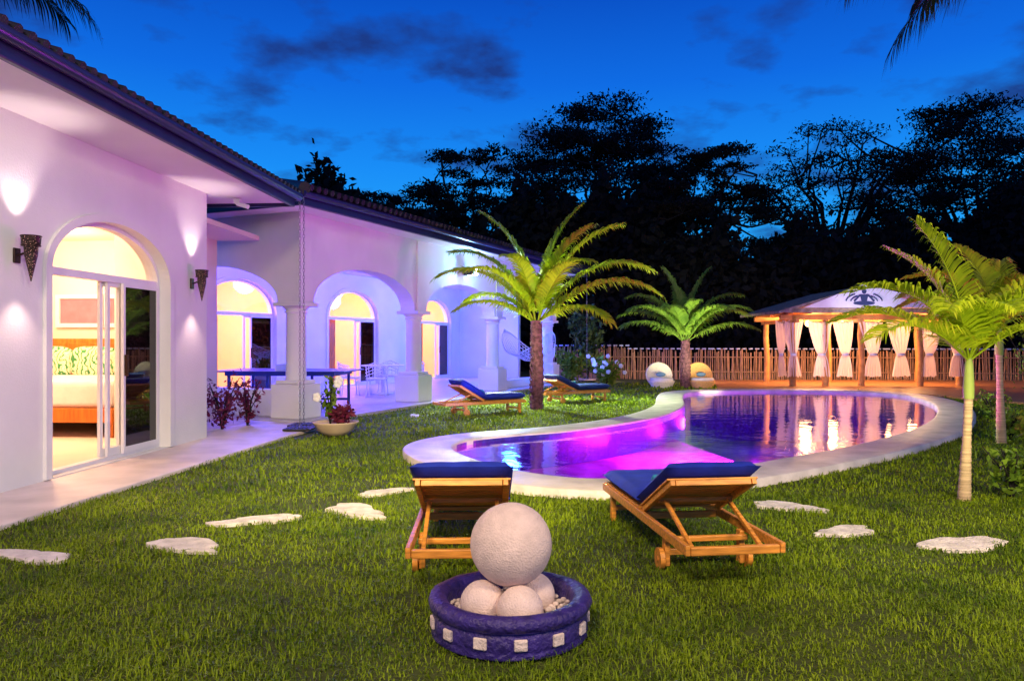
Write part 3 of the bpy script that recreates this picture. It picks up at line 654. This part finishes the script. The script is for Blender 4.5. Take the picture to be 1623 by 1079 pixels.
for a in [(610,296,95,42,'low dark tree behind the porch roof',28,26,22),(548,304,70,44,'small dark tree just above the villa roof corner',20,24,18),(690,290,90,43,'low rounded dark tree between roof and tall trees',28,26,22),
          (880,290,120,40,'dense lower tree under the tallest crown',34,28,26),(1060,280,110,40,'dense lower tree right of centre',34,28,26),(1445,330,90,40,'dense dark tree behind the pavilion roof',28,26,22),(1600,285,95,39,'dense dark tree behind the pavilion at right',30,26,22)]:
    big_tree(*a,sag=.5,psz=.3)
n=110000; X=rng.uniform(-12,40,n)
prof=5.0+1.3*np.sin(X*.5)+.9*np.sin(X*1.3+1)+.6*np.sin(X*3.1)+.4*np.sin(X*7.3)-2.6*np.exp(-((X-15.4)/3.9)**2)
pts=np.stack([X,39+np.clip(rng.normal(size=n),-2.2,2.2)*1.6,np.maximum(.1,prof+2.6-rng.uniform(0,1,n)*(prof+2.6))],1)
pts[:,2]+=rng.normal(size=n)*.3
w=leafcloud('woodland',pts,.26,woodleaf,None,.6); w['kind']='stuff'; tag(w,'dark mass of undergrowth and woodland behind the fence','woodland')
# ================================================================ fence
fL=Vector((1.4,29.2,0)); fR=Vector((19.5,26.2,0)); NS=6
FLB=['cane fence panel at the far left beside the porch end','cane fence panel left of the shorter palm','cane fence panel behind the shorter palm and round chairs','cane fence panel behind the left half of the pavilion','cane fence panel behind the right half of the pavilion','cane fence panel at the far right edge behind the slim palms']
for i in range(NS):
    a=fL.lerp(fR,i/NS); b=fL.lerp(fR,(i+1)/NS)
    o=thing('cane_fence',FLB[i],'fence',a,0,'cane fence panels behind the pool')
    k=MB(); L_=(b-a).length; n=int(L_/.075)
    for j in range(n):
        p=a.lerp(b,(j+.5)/n)+Vector((random.uniform(-.015,.015),random.uniform(-.03,.03),0)); h=1.08+random.uniform(-.09,.08)+(.12 if i<1 else 0); r_=random.uniform(.018,.04)
        k.tube([p,p+Vector((random.uniform(-.05,.05),0,h))],[r_,r_*.8],6)
    k.build('canes',bamb,o)
    k=MB()
    for z in (.3,.84): k.beam(a+Vector((0,-.06,z)),b+Vector((0,-.06,z)),.04,.035)
    k.build('rail',bamb,o)
    k=MB()
    for j in range(0,n,3):
        p=a.lerp(b,(j+.5)/n); k.box(p+Vector((0,.03,1.15+(.12 if i<1 else 0))),(.14,.09,.05))
    k.build('cap',capm,o)
# ================================================================ pavilion
pv=thing('pavilion','open timber pavilion with gable roof, white emblem panel and warm lights','pavilion',(11.2,24,0))
XL,XR,YF,YB=8.6,13.7,23.2,26.0; ze=2.2; xa=10.45
for (x,y) in [(XL,YF),(XL+1.0,YF),(10.7,YF),(12.5,YF),(XR,YF),(XL,YB-.4),(10.7,YB-.4),(XR,YB-.4)]:
    k=MB(); k.tube([(x,y,0.05),(x+.03,y,.8),(x-.02,y,1.6),(x,y,2.1)],[.10,.085,.09,.08],10); k.build('post',logm,pv)
k=MB(); k.beam((XL-.4,YF,2.16),(XR+.4,YF,2.16),.12,.16); k.beam((XL-.4,YB-.4,2.16),(XR+.4,YB-.4,2.16),.12,.16)
for x in (XL,xa,XR): k.beam((x,YF-.4,2.05),(x,YB,2.05),.1,.12)
for i in range(10):
    x=XL-.2+i*.58; k.beam((x,YF-.5,2.30),(x,YB,2.30),.05,.1)
for y in (YF+.05,YF+1.2):
    k.beam((XL-.3,y,2.24),(xa,y,2.92),.07,.09); k.beam((XR+.3,y,2.24),(xa,y,2.92),.07,.09)
k.build('beam',beamm,pv,bev=.01)
k=MB(); th=.08
x0,x1=XL-.65,XR+.7; zr=2.98
k.add([(x0,YF-.7,ze+.05),(xa,YF-.7,zr),(xa,YB+.4,zr),(x0,YB+.4,ze+.05),(x0,YF-.7,ze+.05+th),(xa,YF-.7,zr+th),(xa,YB+.4,zr+th),(x0,YB+.4,ze+.05+th)],[(0,1,2,3),(4,7,6,5),(0,4,5,1),(3,2,6,7),(0,3,7,4)])
k.add([(x1,YF-.7,ze+.05),(xa,YF-.7,zr),(xa,YB+.4,zr),(x1,YB+.4,ze+.05),(x1,YF-.7,ze+.05+th),(xa,YF-.7,zr+th),(xa,YB+.4,zr+th),(x1,YB+.4,ze+.05+th)],[(3,2,1,0),(5,6,7,4),(1,5,4,0),(7,6,2,3),(4,7,3,0)])
k.build('roof',thatch,pv)
k=MB(); yg=YF-.66
k.add([(x0+.7,yg-.06,ze+.22),(x1-1.0,yg-.06,ze+.22),(xa,yg-.06,zr+.14),(x0+.7,yg-.02,ze+.22),(x1-1.0,yg-.02,ze+.22),(xa,yg-.02,zr+.14)],[(0,1,2),(5,4,3),(0,3,4,1),(1,4,5,2),(2,5,3,0)])
gp=k.build('gable_panel',M('white_gable_board',(.80,.80,.86),.7,var=.06),pv)
k=MB(); k.frbox(lambda t,w_,z:Vector((t,w_,z)),x0+.2,x1-.1,yg+.05,yg+.12,ze+.08,ze+.215); k.build('gable_beam',thatch,pv)
k=MB(); cx,cz,yy=xa-.0,ze+.43,yg-.075; S_=1.0
def disc(cx_,cz_,r,sx=1,sz=1,n=20): k.add([(cx_+r*sx*math.cos(2*PI*i/n),yy,cz_+r*sz*math.sin(2*PI*i/n)) for i in range(n)],[tuple(range(n))])
disc(cx,cz+.27*S_,.07*S_); k.add([(cx-.13*S_,yy,cz+.18*S_),(cx+.13*S_,yy,cz+.18*S_),(cx+.08*S_,yy,cz-.02),(cx-.08*S_,yy,cz-.02)],[(0,1,2,3)])
k.beam((cx-.12*S_,yy,cz+.16*S_),(cx-.30*S_,yy,cz-.02),.012,.05); k.beam((cx+.12*S_,yy,cz+.16*S_),(cx+.30*S_,yy,cz-.02),.012,.05)
disc(cx,cz-.08,.06,5.4,1.0)
for s in (-1,1):
    for q in (.40,.54): k.tube([(cx+s*q*math.cos(t_),yy,cz-.04+q*.50*math.sin(t_)) for t_ in [R(6+9*j) for j in range(7)]],.018,4)
k.build('emblem',logo_m,gp)
def curtain(px,label,wt,bottom=.35):
    D=YF-.08; x=(px-811.5)/F*D; wt*=1.2
    k=MB(); nz,nx=26,36; vs=[]
    for i in range(nz+1):
        z=bottom+(2.08-bottom)*i/nz
        if z>1.02: wd=wt*(.24+.76*((z-1.02)/1.06)**.6)
        else: wd=wt*(.24+.42*((1.02-z)/(1.02-bottom))**.5)
        for j in range(nx+1):
            t_=j/nx-.5; sagz=-.10*math.cos(t_*PI)*(1 if i==nz else 0)
            vs.append((x+t_*wd+.04*math.sin(z*2+px),D+.055*math.sin(t_*36+px+z*1.5)*(.35+wd/wt*.6),z+sagz+(random.uniform(-.03,.03) if i==0 else 0)))
    k.add(vs,[(i*(nx+1)+j,i*(nx+1)+j+1,(i+1)*(nx+1)+j+1,(i+1)*(nx+1)+j) for i in range(nz) for j in range(nx)],True)
    o=thing('curtain',label,'curtain',(x,D,.08),0,'tied white curtains of the pavilion'); k.build('drape',sheer,o)
    k=MB(); k.lathe([(.12*wt,-.04),(.16*wt,0),(.12*wt,.04)],(x+.04*math.sin(2.04+px),D,1.02),14,1,.8); k.build('tie',cush_w,o)
for px,wt,lb in [(1240,.36,'white curtain tied to the far left pavilion post'),(1258,.55,'white tied curtain second from the left in the pavilion'),(1301,.66,'wide white tied curtain left of the middle post'),(1338,.58,'white tied curtain just left of the pavilion lantern'),(1382,.66,'white tied curtain just right of the pavilion lantern'),(1427,.7,'white tied curtain left of the slim palm fronds'),(1474,.6,'white tied curtain behind the slim palm fronds'),(1518,.6,'white tied curtain at the far right of the pavilion')]: curtain(px,lb,wt)
o=thing('hanging_lantern','warm lit lantern hanging under the pavilion roof beams','lantern',(10.45,23.8,1.9))
k=MB(); k.lathe([(.02,.2),(.12,.12),(.13,-.02),(.04,-.1)],(0,0,0),12); k.build('shade',M('amber_glass',(.9,.5,.15),.3,em=(1,.5,.15),es=8),o,world=False)
k=MB(); k.tube([(0,0,.18),(0,0,.34)],.008,5); k.build('cord',blackm,o,world=False)
o=thing('hanging_lantern','small warm lantern near the left pavilion post','lantern',(9.3,23.8,1.96))
k=MB(); k.lathe([(.02,.12),(.08,.07),(.08,-.02),(.03,-.07)],(0,0,0),12); k.build('shade',bulb_w,o,world=False)
k=MB(); k.tube([(0,0,.1),(0,0,.28)],.008,5); k.build('cord',blackm,o,world=False)
# ================================================================ round chairs
def rchair(px,label,mt):
    p=P(px,614); o=thing('round_chair',label,'chair',p,R(8),'round wicker chairs by the fence')
    k=MB(); k.lathe([(.30,0),(.32,.03),(.38,.16),(.40,.20),(.38,.22),(.001,.22)],(0,-.05,0),28,1,1); k.build('seat',mt,o,world=False)
    M3=Matrix.Rotation(R(80),3,'X')
    k=MB(); k.lathe([(.001,0),(.32,.0),(.40,.03),(.43,.08),(.41,.11),(.38,.08),(.30,.04),(.001,.03)],(0,.28,.36),28,1,.95,M3=M3); k.build('backrest',mt,o,world=False)
    k=MB(); k.lathe([(.001,.215),(.33,.215),(.36,.25),(.33,.30),(.001,.31)],(0,-.06,0),24); k.build('seat_cushion',mattress,o,world=False)
    q=thing('throw_pillow','small grey blue pillow on the '+('left' if px<1080 else 'right')+' round wicker chair','pillow',p+Vector((0.0,.06,.40)),R(8))
    k=MB(); k.ball((0,0,0),.12,16,10,(1.3,.4,.6)); k.build('cover',cush_g,q,world=False)
rchair(1048,'left cream round wicker chair with a small pillow by the fence',wick2); rchair(1112,'right orange round wicker chair with a small pillow by the fence',wick)
# ================================================================ porch furniture
p=f2(1.6,1.9,.06)+Vector((.36,0,0)); o=thing('table_tennis_table','blue table tennis table with net under the porch','table',p,R(-4))
k=MB(); k.box((0,0,.75),(2.7,1.5,.025)); k.build('tabletop',tblue,o,bev=.004,world=False)
k=MB()
for y in (-.66,.66): k.box((0,y,.70),(2.2,.03,.07))
for x in (-1.1,1.1): k.box((x,0,.70),(.03,1.3,.07))
k.build('apron',tblue,o,world=False)
k=MB()
for y in (-.745,.745): k.box((0,y,.7640),(2.7,.02,.004))
for x in (-1.34,1.34): k.box((x,0,.7640),(.02,1.47,.004))
k.build('white_line',white,o,world=False)
for sx in (-1.05,-.25,.25,1.05):
    for sy in (-1,1): k=MB(); k.box((sx,sy*.6,.37),(.05,.05,.73)); k.build('leg',tblue,o,world=False)
k=MB(); k.box((0,0,.83),(.015,1.7,.13)); k.build('net',white,o,world=False)
k=MB(); k.box((-.0,-.6,.12),(2.1,.04,.05)); k.box((-.0,.6,.12),(2.1,.04,.05)); k.build('brace',tblue,o,world=False)
p=f2(5.7,1.9,.06); o=thing('dining_table','round glass topped dining table on the porch behind the second column','table',p)
k=MB(); k.lathe([(.001,.72),(.55,.72),(.56,.735),(.55,.75),(.001,.75)],(0,0,0),32); k.build('tabletop',white,o,world=False)
k=MB(); k.tube([(0,0,.03),(0,0,.72)],[.06,.05],12); k.lathe([(.001,0),(.28,0),(.26,.03),(.05,.05)],(0,0,0),20); k.build('pedestal',white,o,world=False)
ch=None
for i,(a,lb) in enumerate([(200,'white porch chair on the left side of the dining table'),(270,'white porch chair on the near side of the dining table'),(340,'white porch chair on the right side of the dining table'),(90,'white porch chair on the far side of the dining table')]):
    q=p+Vector((.85*math.cos(R(a)),.85*math.sin(R(a)),0)); rz=R(a)-PI/2
    if ch is None:
        ch=thing('porch_chair',lb,'chair',q,rz,'white chairs around the porch dining table')
        k=MB(); k.box((0,0,.44),(.48,.46,.05)); k.build('seat',white,ch,bev=.02,world=False)
        k=MB(); vs=[];n=14
        for j in range(n+1):
            an=PI*j/n; vs.append((.27*math.cos(an),.05+.24*math.sin(an)))
        for z in (.60,.68,.76,.84): k.tube([(x,y,z-.1*abs(x)/.27) for x,y in vs],.014,5)
        for j in range(0,n+1,2): k.tube([(vs[j][0]*.9,vs[j][1]*.9,.46),(vs[j][0],vs[j][1],.84-.1*abs(vs[j][0])/.27)],.01,4)
        k.build('backrest',white,ch,world=False)
        for sx in (-1,1):
            for sy in (-1,1): k=MB(); k.tube([(sx*.2,sy*.18,.44),(sx*.24,sy*.22,0)],.016,6); k.build('leg',white,ch,world=False)
    else: dup(ch,q,rz,lb)
A=f2(8.55,-.25,1.75);B=f2(12.35,-.25,1.75); k=MB(); nu,nv=26,9
def hp(u,v):
    c=A.lerp(B,u); sag=.95*(1-(2*u-1)**2); wd=.85*math.sin(PI*u)**.6
    return c+Vector((n2[0],n2[1],0))*(v*wd)+Vector((0,0,-sag+abs(v)*.36*math.sin(PI*u)))
for j in range(nv+1): k.tube([hp(i/nu,(j/nv-.5)*1.2) for i in range(nu+1)],.009 if 0<j<nv else .018,3,cap=False)
for i in range(3,nu-2): k.tube([hp(i/nu,(j/nv-.5)*1.2) for j in range(nv+1)],.007,3,cap=False)
for i in range(24):
    u=.12+.76*i/23; q=hp(u,-.6); k.tube([q,q+Vector((0,0,-.28))],.009,3)
tag(k.build('hammock',white),'white net hammock slung between the two far porch columns','hammock')
# bed
f=f1; o=thing('bed','wooden bed with white linen seen through the big arched door','bed',f1(.6,2.4,.045))
k=MB(); k.frbox(f,-.25,2.2,1.25,4.3,.26,.46)
for (t_,w_) in ((-.2,1.3),(-.2,4.2)): k.frbox(f,t_-.02,t_+.08,w_-.04,w_+.06,.045,.26)
k.build('frame',wood2,o,bev=.01)
k=MB(); k.frbox(f,-.18,2.15,1.30,4.25,.46,.84); k.build('mattress',mattress,o,bev=.07,seg=4)
k=MB(); k.frbox(f,2.25,2.33,1.25,4.4,.2,1.46)
for j in range(8): k.frbox(f,2.235,2.249,1.4+j*.37,1.7+j*.37,1.0,1.38)
k.build('headboard',wood2,o,bev=.01)
pm,nt,N,L=nodes('leaf_print'); out=N.new('ShaderNodeOutputMaterial'); bb=N.new('ShaderNodeBsdfPrincipled'); L.new(bb.outputs[0],out.inputs[0]); tc=N.new('ShaderNodeTexCoord'); v=N.new('ShaderNodeTexWave'); v.inputs['Scale'].default_value=4; v.inputs['Distortion'].default_value=14; v.inputs['Detail Scale'].default_value=1.4
L.new(tc.outputs['Object'],v.inputs['Vector']); r=N.new('ShaderNodeValToRGB'); els=r.color_ramp.elements; els[0].color=(.02,.2,.06,1); els[1].color=(.8,.78,.65,1); e=els.new(.3); e.color=(.08,.35,.1,1); e=els.new(.36); e.color=(.8,.78,.6,1); e=els.new(.78); e.color=(.8,.7,.5,1); e=els.new(.82); e.color=(.8,.45,.06,1); L.new(v.outputs[0],r.inputs[0]); L.new(r.outputs[0],bb.inputs['Base Color'])
for w_,lb in ((2.05,'leaf patterned pillow at the right side of the bed'),(2.9,'leaf patterned pillow in the middle of the bed'),(3.7,'leaf patterned pillow at the left side of the bed')):
    q=thing('pillow',lb,'pillow',f1(1.95,w_,1.06)); k=MB()
    def sq(a,pw): return math.copysign(abs(a)**pw,a)
    vs=[];nn_,mm_=28,14
    for j in range(mm_+1):
        ph=-PI/2+PI*j/mm_
        for i in range(nn_):
            th=2*PI*i/nn_; cxx=max(0,math.cos(ph))**.55
            vs.append((.42*cxx*sq(math.cos(th),.55),.13*math.sin(ph),.27*cxx*sq(math.sin(th),.55)))
    k.add(vs,[(j*nn_+i,j*nn_+(i+1)%nn_,(j+1)*nn_+(i+1)%nn_,(j+1)*nn_+i) for j in range(mm_) for i in range(nn_)],True); k.build('cover',pm,q,world=False)
# ================================================================ plants
def shrub(name,loc,rad,h,n,size,mat,label,stems=8,flowers=0,cat='shrub'):
    o=thing(name,label,cat,loc); k=MB()
    tips=[]
    for i in range(stems):
        a=2*PI*i/stems+random.uniform(-.3,.3); r=rad*random.uniform(.3,.9); t=Vector((r*math.cos(a),r*math.sin(a),h*random.uniform(.65,1)))
        k.tube([(0,0,0),(t.x*.3,t.y*.3,t.z*.55),t],[.014,.01,.005],5); tips.append(t)
    k.build('stem',barkm,o,world=False)
    pts=[]
    for i in range(n):
        t=random.choice(tips); u=random.uniform(.25,1.0); c=Vector((t.x*(u**1.4),t.y*(u**1.4),t.z*u)); pts.append(c+Vector([random.gauss(0,rad*.16) for _ in range(3)]))
    cc=np.array([tuple(p) for p in pts]); cc[:,2]=np.maximum(cc[:,2],.03); leafcloud('foliage',cc+np.array(loc),size,mat,o,.45)
    for i in range(flowers):
        k=MB(); t=random.choice(tips); c=t+Vector([random.gauss(0,rad*.22) for _ in range(3)])
        for j in range(5):
            a=2*PI*j/5; k.ball(c+Vector((.035*math.cos(a),-.02,.035*math.sin(a))),.04,6,4,(1,.4,1))
        k.build('flower',flowerm,o,world=False)
    return o
random.seed(5)
shrub('red_shrub',tuple(P(352,684)),.45,.85,460,.045,redm,'wine red leafy shrub at the corner of the left wing')
shrub('red_shrub',tuple(P(392,678)),.35,.8,300,.045,redm,'wine red leafy shrub growing by the low porch wall')
bp0=P(532,690,.0); o=thing('bowl_planter','cream clay bowl planter on the lawn edge near the rain chains','planter',bp0)
k=MB(); k.lathe([(.12,0),(.16,.01),(.26,.08),(.33,.19),(.345,.21),(.32,.21),(.30,.18),(.001,.17)],(0,0,0),32); k.build('bowl',bowlm,o,world=False)
shrub('potted_plant',(bp0.x-.08,bp0.y,.17),.18,.72,90,.07,bushm,'tall green plant with white buds in the cream bowl',5,3,cat='plant')
shrub('potted_plant',(bp0.x+.1,bp0.y-.02,.17),.24,.25,200,.06,redm,'low dark red plant in the cream bowl',7,cat='plant')
shrub('flower_shrub',tuple(P(962,612)),.6,.85,500,.09,bushm,'shrub with white flowers in front of the fence',12,20)
shrub('garden_shrub',tuple(P(905,606)),.8,1.2,600,.1,bushm,'leafy green shrub at the far end of the porch',12)
shrub('garden_shrub',tuple(P(932,603)),.9,2.7,1000,.12,leafmat('deep_green_leaf',(.01,.03,.01),(.05,.1,.03),.2),'tall dark green shrub beside the far rain chain',14)
for (px,py,r_,h,nl_,lb) in [(1604,790,.30,.5,260,'bright green bush at the right edge by the slim palm'),(1655,745,.4,.7,380,'bright green bush cut by the right edge'),(1600,700,.4,.5,380,'green bush at the foot of the second slim palm'),(1572,664,.4,.45,380,'low green bush behind the second slim palm'),(1650,660,.7,1.6,520,'tall green bush at the right edge behind the palms')]:
    shrub('garden_shrub',tuple(P(px,py)),r_,h,nl_,.045,bushm,lb,12)
# ================================================================ lights
def light(kind,loc,e,col,size=.2,tgt=None,ang=90,blend=.6):
    l=bpy.data.lights.new(kind.lower()+'_lamp',kind); l.energy=e; l.color=col
    if kind=='SPOT': l.spot_size=R(ang); l.spot_blend=blend; l.shadow_soft_size=size
    elif kind=='AREA': l.size=size
    elif kind=='SUN': l.angle=size
    else: l.shadow_soft_size=size
    o=bpy.data.objects.new(l.name,l); C.objects.link(o); o.location=loc
    if tgt is not None: o.rotation_euler=(Vector(tgt)-Vector(loc)).to_track_quat('-Z','Y').to_euler()
    return o
warm=(1,.66,.38)
light('POINT',f1(-1.2,2.4,2.7),260,warm,.25); light('POINT',f1(1.0,3.2,2.7),180,warm,.25)
for s_ in (3.4,8.5,13.6): light('POINT',f2(s_,6.4,2.7),400,(1,.50,.20),.25)
for D_ in (7.02,10.38):
    t_=(D_-O1[1])/u1[1]; q=f1(t_,-.15,2.43); light('SPOT',q,34,(1,.78,.70),.03,f1(t_,-.05,3.5),80,.8)
    light('SPOT',f1(t_,-.20,1.95),20,(1,.68,.56),.04,f1(t_,-.1,.5),90,.8)
vio=(.08,.07,1)
for s_,e_ in ((2,440),(6.2,540),(10.4,600)): light('POINT',f2(s_,2.6,3.1),e_,vio,.3)
light('POINT',f2(12.2,1.2,2.9),340,(.03,.20,1),.3)
light('SPOT',f2(1.5,-3.4,.25),130,(.40,.30,1),.3,f2(1.5,0,2.8),110,.8); light('SPOT',f2(6.5,-3.2,.25),380,(.10,.14,1),.3,f2(7,0,2.8),110,.8); light('SPOT',f2(11,-3.0,.25),480,(.05,.16,1),.3,f2(11,0,2.6),110,.8)
fl=f2(6.0,-.62,3.1); light('SPOT',fl,6600,(.85,1,.45),.06,P(870,640)+Vector((0,0,1.1)),110,.7); light('POINT',f2(6,-.68,3.15),110,(.25,.60,1),.05)
light('AREA',(-1.5,-1.5,5.2),470,(1,.74,.48),1.0,(-.5,6,0))
light('AREA',(4.5,.5,4.5),300,(1,.74,.48),.8,(3,7,0))
light('SPOT',(-.5,1,5),4200,(1,.80,.36),.5,(-1.0,8.4,0),46,1)
light('SPOT',(3.5,-1,5),2400,(1,.82,.48),.5,(3.0,8.0,0),44,1)
light('SPOT',(0,1,3.2),800,(1,.86,.74),.5,(-4.9,8,1.8),54,.9)
light('POINT',(10.45,24.4,2.0),440,(1,.52,.20),.5); light('POINT',(9.3,24.4,2.0),330,(1,.52,.20),.5); light('POINT',(12.6,24.4,2.0),400,(1,.52,.20),.5)
light('SPOT',(8.5,20.9,.3),260,(1,.70,.70),.3,(11,23.2,1.9),110,.8)
light('SPOT',(10.4,20.4,.3),330,(.75,.80,1),.2,(10.5,22.5,2.75),44,.6)  # added spot without a fixture, whitens the gable panel
light('SPOT',(6,24.6,.3),210,(1,.62,.42),.2,(8,28,.6),150,.8); light('SPOT',(3.4,26,.3),100,(1,.62,.45),.2,(3.4,29,.6),150,.8)
light('SPOT',(5.4,20.6,.25),850,(.95,1,.5),.1,(5.3,23,2.0),76,.6)
light('SPOT',(5.2,19.6,.3),200,(1,.72,.5),.2,(5.4,23.2,.3),60,.8)  # extra spot put in to brighten the round wicker chairs
light('SPOT',(-.1,13.4,.2),460,(.95,1,.40),.15,(.55,15.8,2.6),80,.8)  # added up-light near the trunk, brightens the stout palm fronds
light('SPOT',(3.6,4.6,.2),190,(1,.92,.38),.1,(4.05,6.7,1.6),80,.8)  # added low spot that brightens the nearest slim palm
mag=(1,.03,.68)
for (px,py,e,c,z) in ((1228,697,330,mag,-.14),(1160,688,300,mag,-.14),(1080,686,180,(1,.04,.80),-.14),(1000,684,60,(.9,.04,.9),-.14),(1060,722,6,(.3,.05,1),-.14),(930,696,14,(.5,.06,1),-.14),(860,708,9,(.08,.12,1),-.14),
                  (1090,648,110,(.8,.05,1),-.3),(1140,660,130,(.95,.04,.85),-.3),(1215,668,70,(.8,.04,.9),-.4),(1290,660,35,(.5,.05,1),-.5),(1400,645,30,(.35,.06,1),-.5),(1200,632,130,(.7,.05,1),-.4),(1300,634,60,(.45,.06,1),-.5)):
    q=P(px,py); light('POINT',(q.x,q.y,z),e,c,.12)
light('SUN',(0,0,20),.06,(.4,.55,1),R(20),(3,10,0))
# ================================================================ world
W=bpy.data.worlds.new('World'); SC.world=W; W.use_nodes=True; nt=W.node_tree; N=nt.nodes; L=nt.links; N.clear()
out=N.new('ShaderNodeOutputWorld'); bg=N.new('ShaderNodeBackground'); L.new(bg.outputs[0],out.inputs[0]); bg.inputs[1].default_value=1.0
tc=N.new('ShaderNodeTexCoord'); sep=N.new('ShaderNodeSeparateXYZ'); L.new(tc.outputs['Generated'],sep.inputs[0])
r=N.new('ShaderNodeValToRGB'); els=r.color_ramp.elements; els[0].position=0; els[0].color=(.004,.12,.5,1); els[1].position=1; els[1].color=(.001,.008,.07,1)
for p_,c_ in ((.14,(.018,.37,.98)),(.22,(.010,.27,.94)),(.32,(.005,.15,.78)),(.42,(.003,.08,.56)),(.6,(.001,.02,.16))):
    e=els.new(p_); e.color=(*c_,1)
L.new(sep.outputs[2],r.inputs[0])
dv=N.new('ShaderNodeVectorMath'); dv.operation='DIVIDE'; mz=N.new('ShaderNodeMath'); mz.operation='ADD'; mz.inputs[1].default_value=.22; L.new(sep.outputs[2],mz.inputs[0])
cb=N.new('ShaderNodeCombineXYZ')
for i in range(3): L.new(mz.outputs[0],cb.inputs[i])
L.new(tc.outputs['Generated'],dv.inputs[0]); L.new(cb.outputs[0],dv.inputs[1])
mp=N.new('ShaderNodeMapping'); mp.inputs['Scale'].default_value=(1.5,1.5,2.2); mp.inputs['Location'].default_value=(1.45,.7,.3); L.new(dv.outputs[0],mp.inputs[0])
nz=N.new('ShaderNodeTexNoise'); nz.inputs['Scale'].default_value=2.4; nz.inputs['Detail'].default_value=8; nz.inputs['Roughness'].default_value=.54; L.new(mp.outputs[0],nz.inputs['Vector'])
r2=N.new('ShaderNodeValToRGB'); r2.color_ramp.elements[0].position=.50; r2.color_ramp.elements[0].color=(0,0,0,1); r2.color_ramp.elements[1].position=.67; r2.color_ramp.elements[1].color=(.9,.9,.9,1); L.new(nz.outputs[0],r2.inputs[0])
mx=N.new('ShaderNodeMixRGB'); mx.inputs[2].default_value=(.012,.036,.20,1); L.new(r2.outputs[0],mx.inputs[0]); L.new(r.outputs[0],mx.inputs[1]); L.new(mx.outputs[0],bg.inputs[0])
# ================================================================ camera
cam=bpy.data.cameras.new('camera'); co=bpy.data.objects.new('camera',cam); C.objects.link(co); co.location=(0,0,H); co.rotation_euler=(PI/2,0,0)
cam.sensor_width=36; cam.lens=F/1623*36; cam.shift_y=.0015; cam.clip_end=1000; cam.clip_start=.05
SC.camera=co; SC.view_settings.view_transform='Standard'; SC.view_settings.look='None'; SC.view_settings.exposure=0
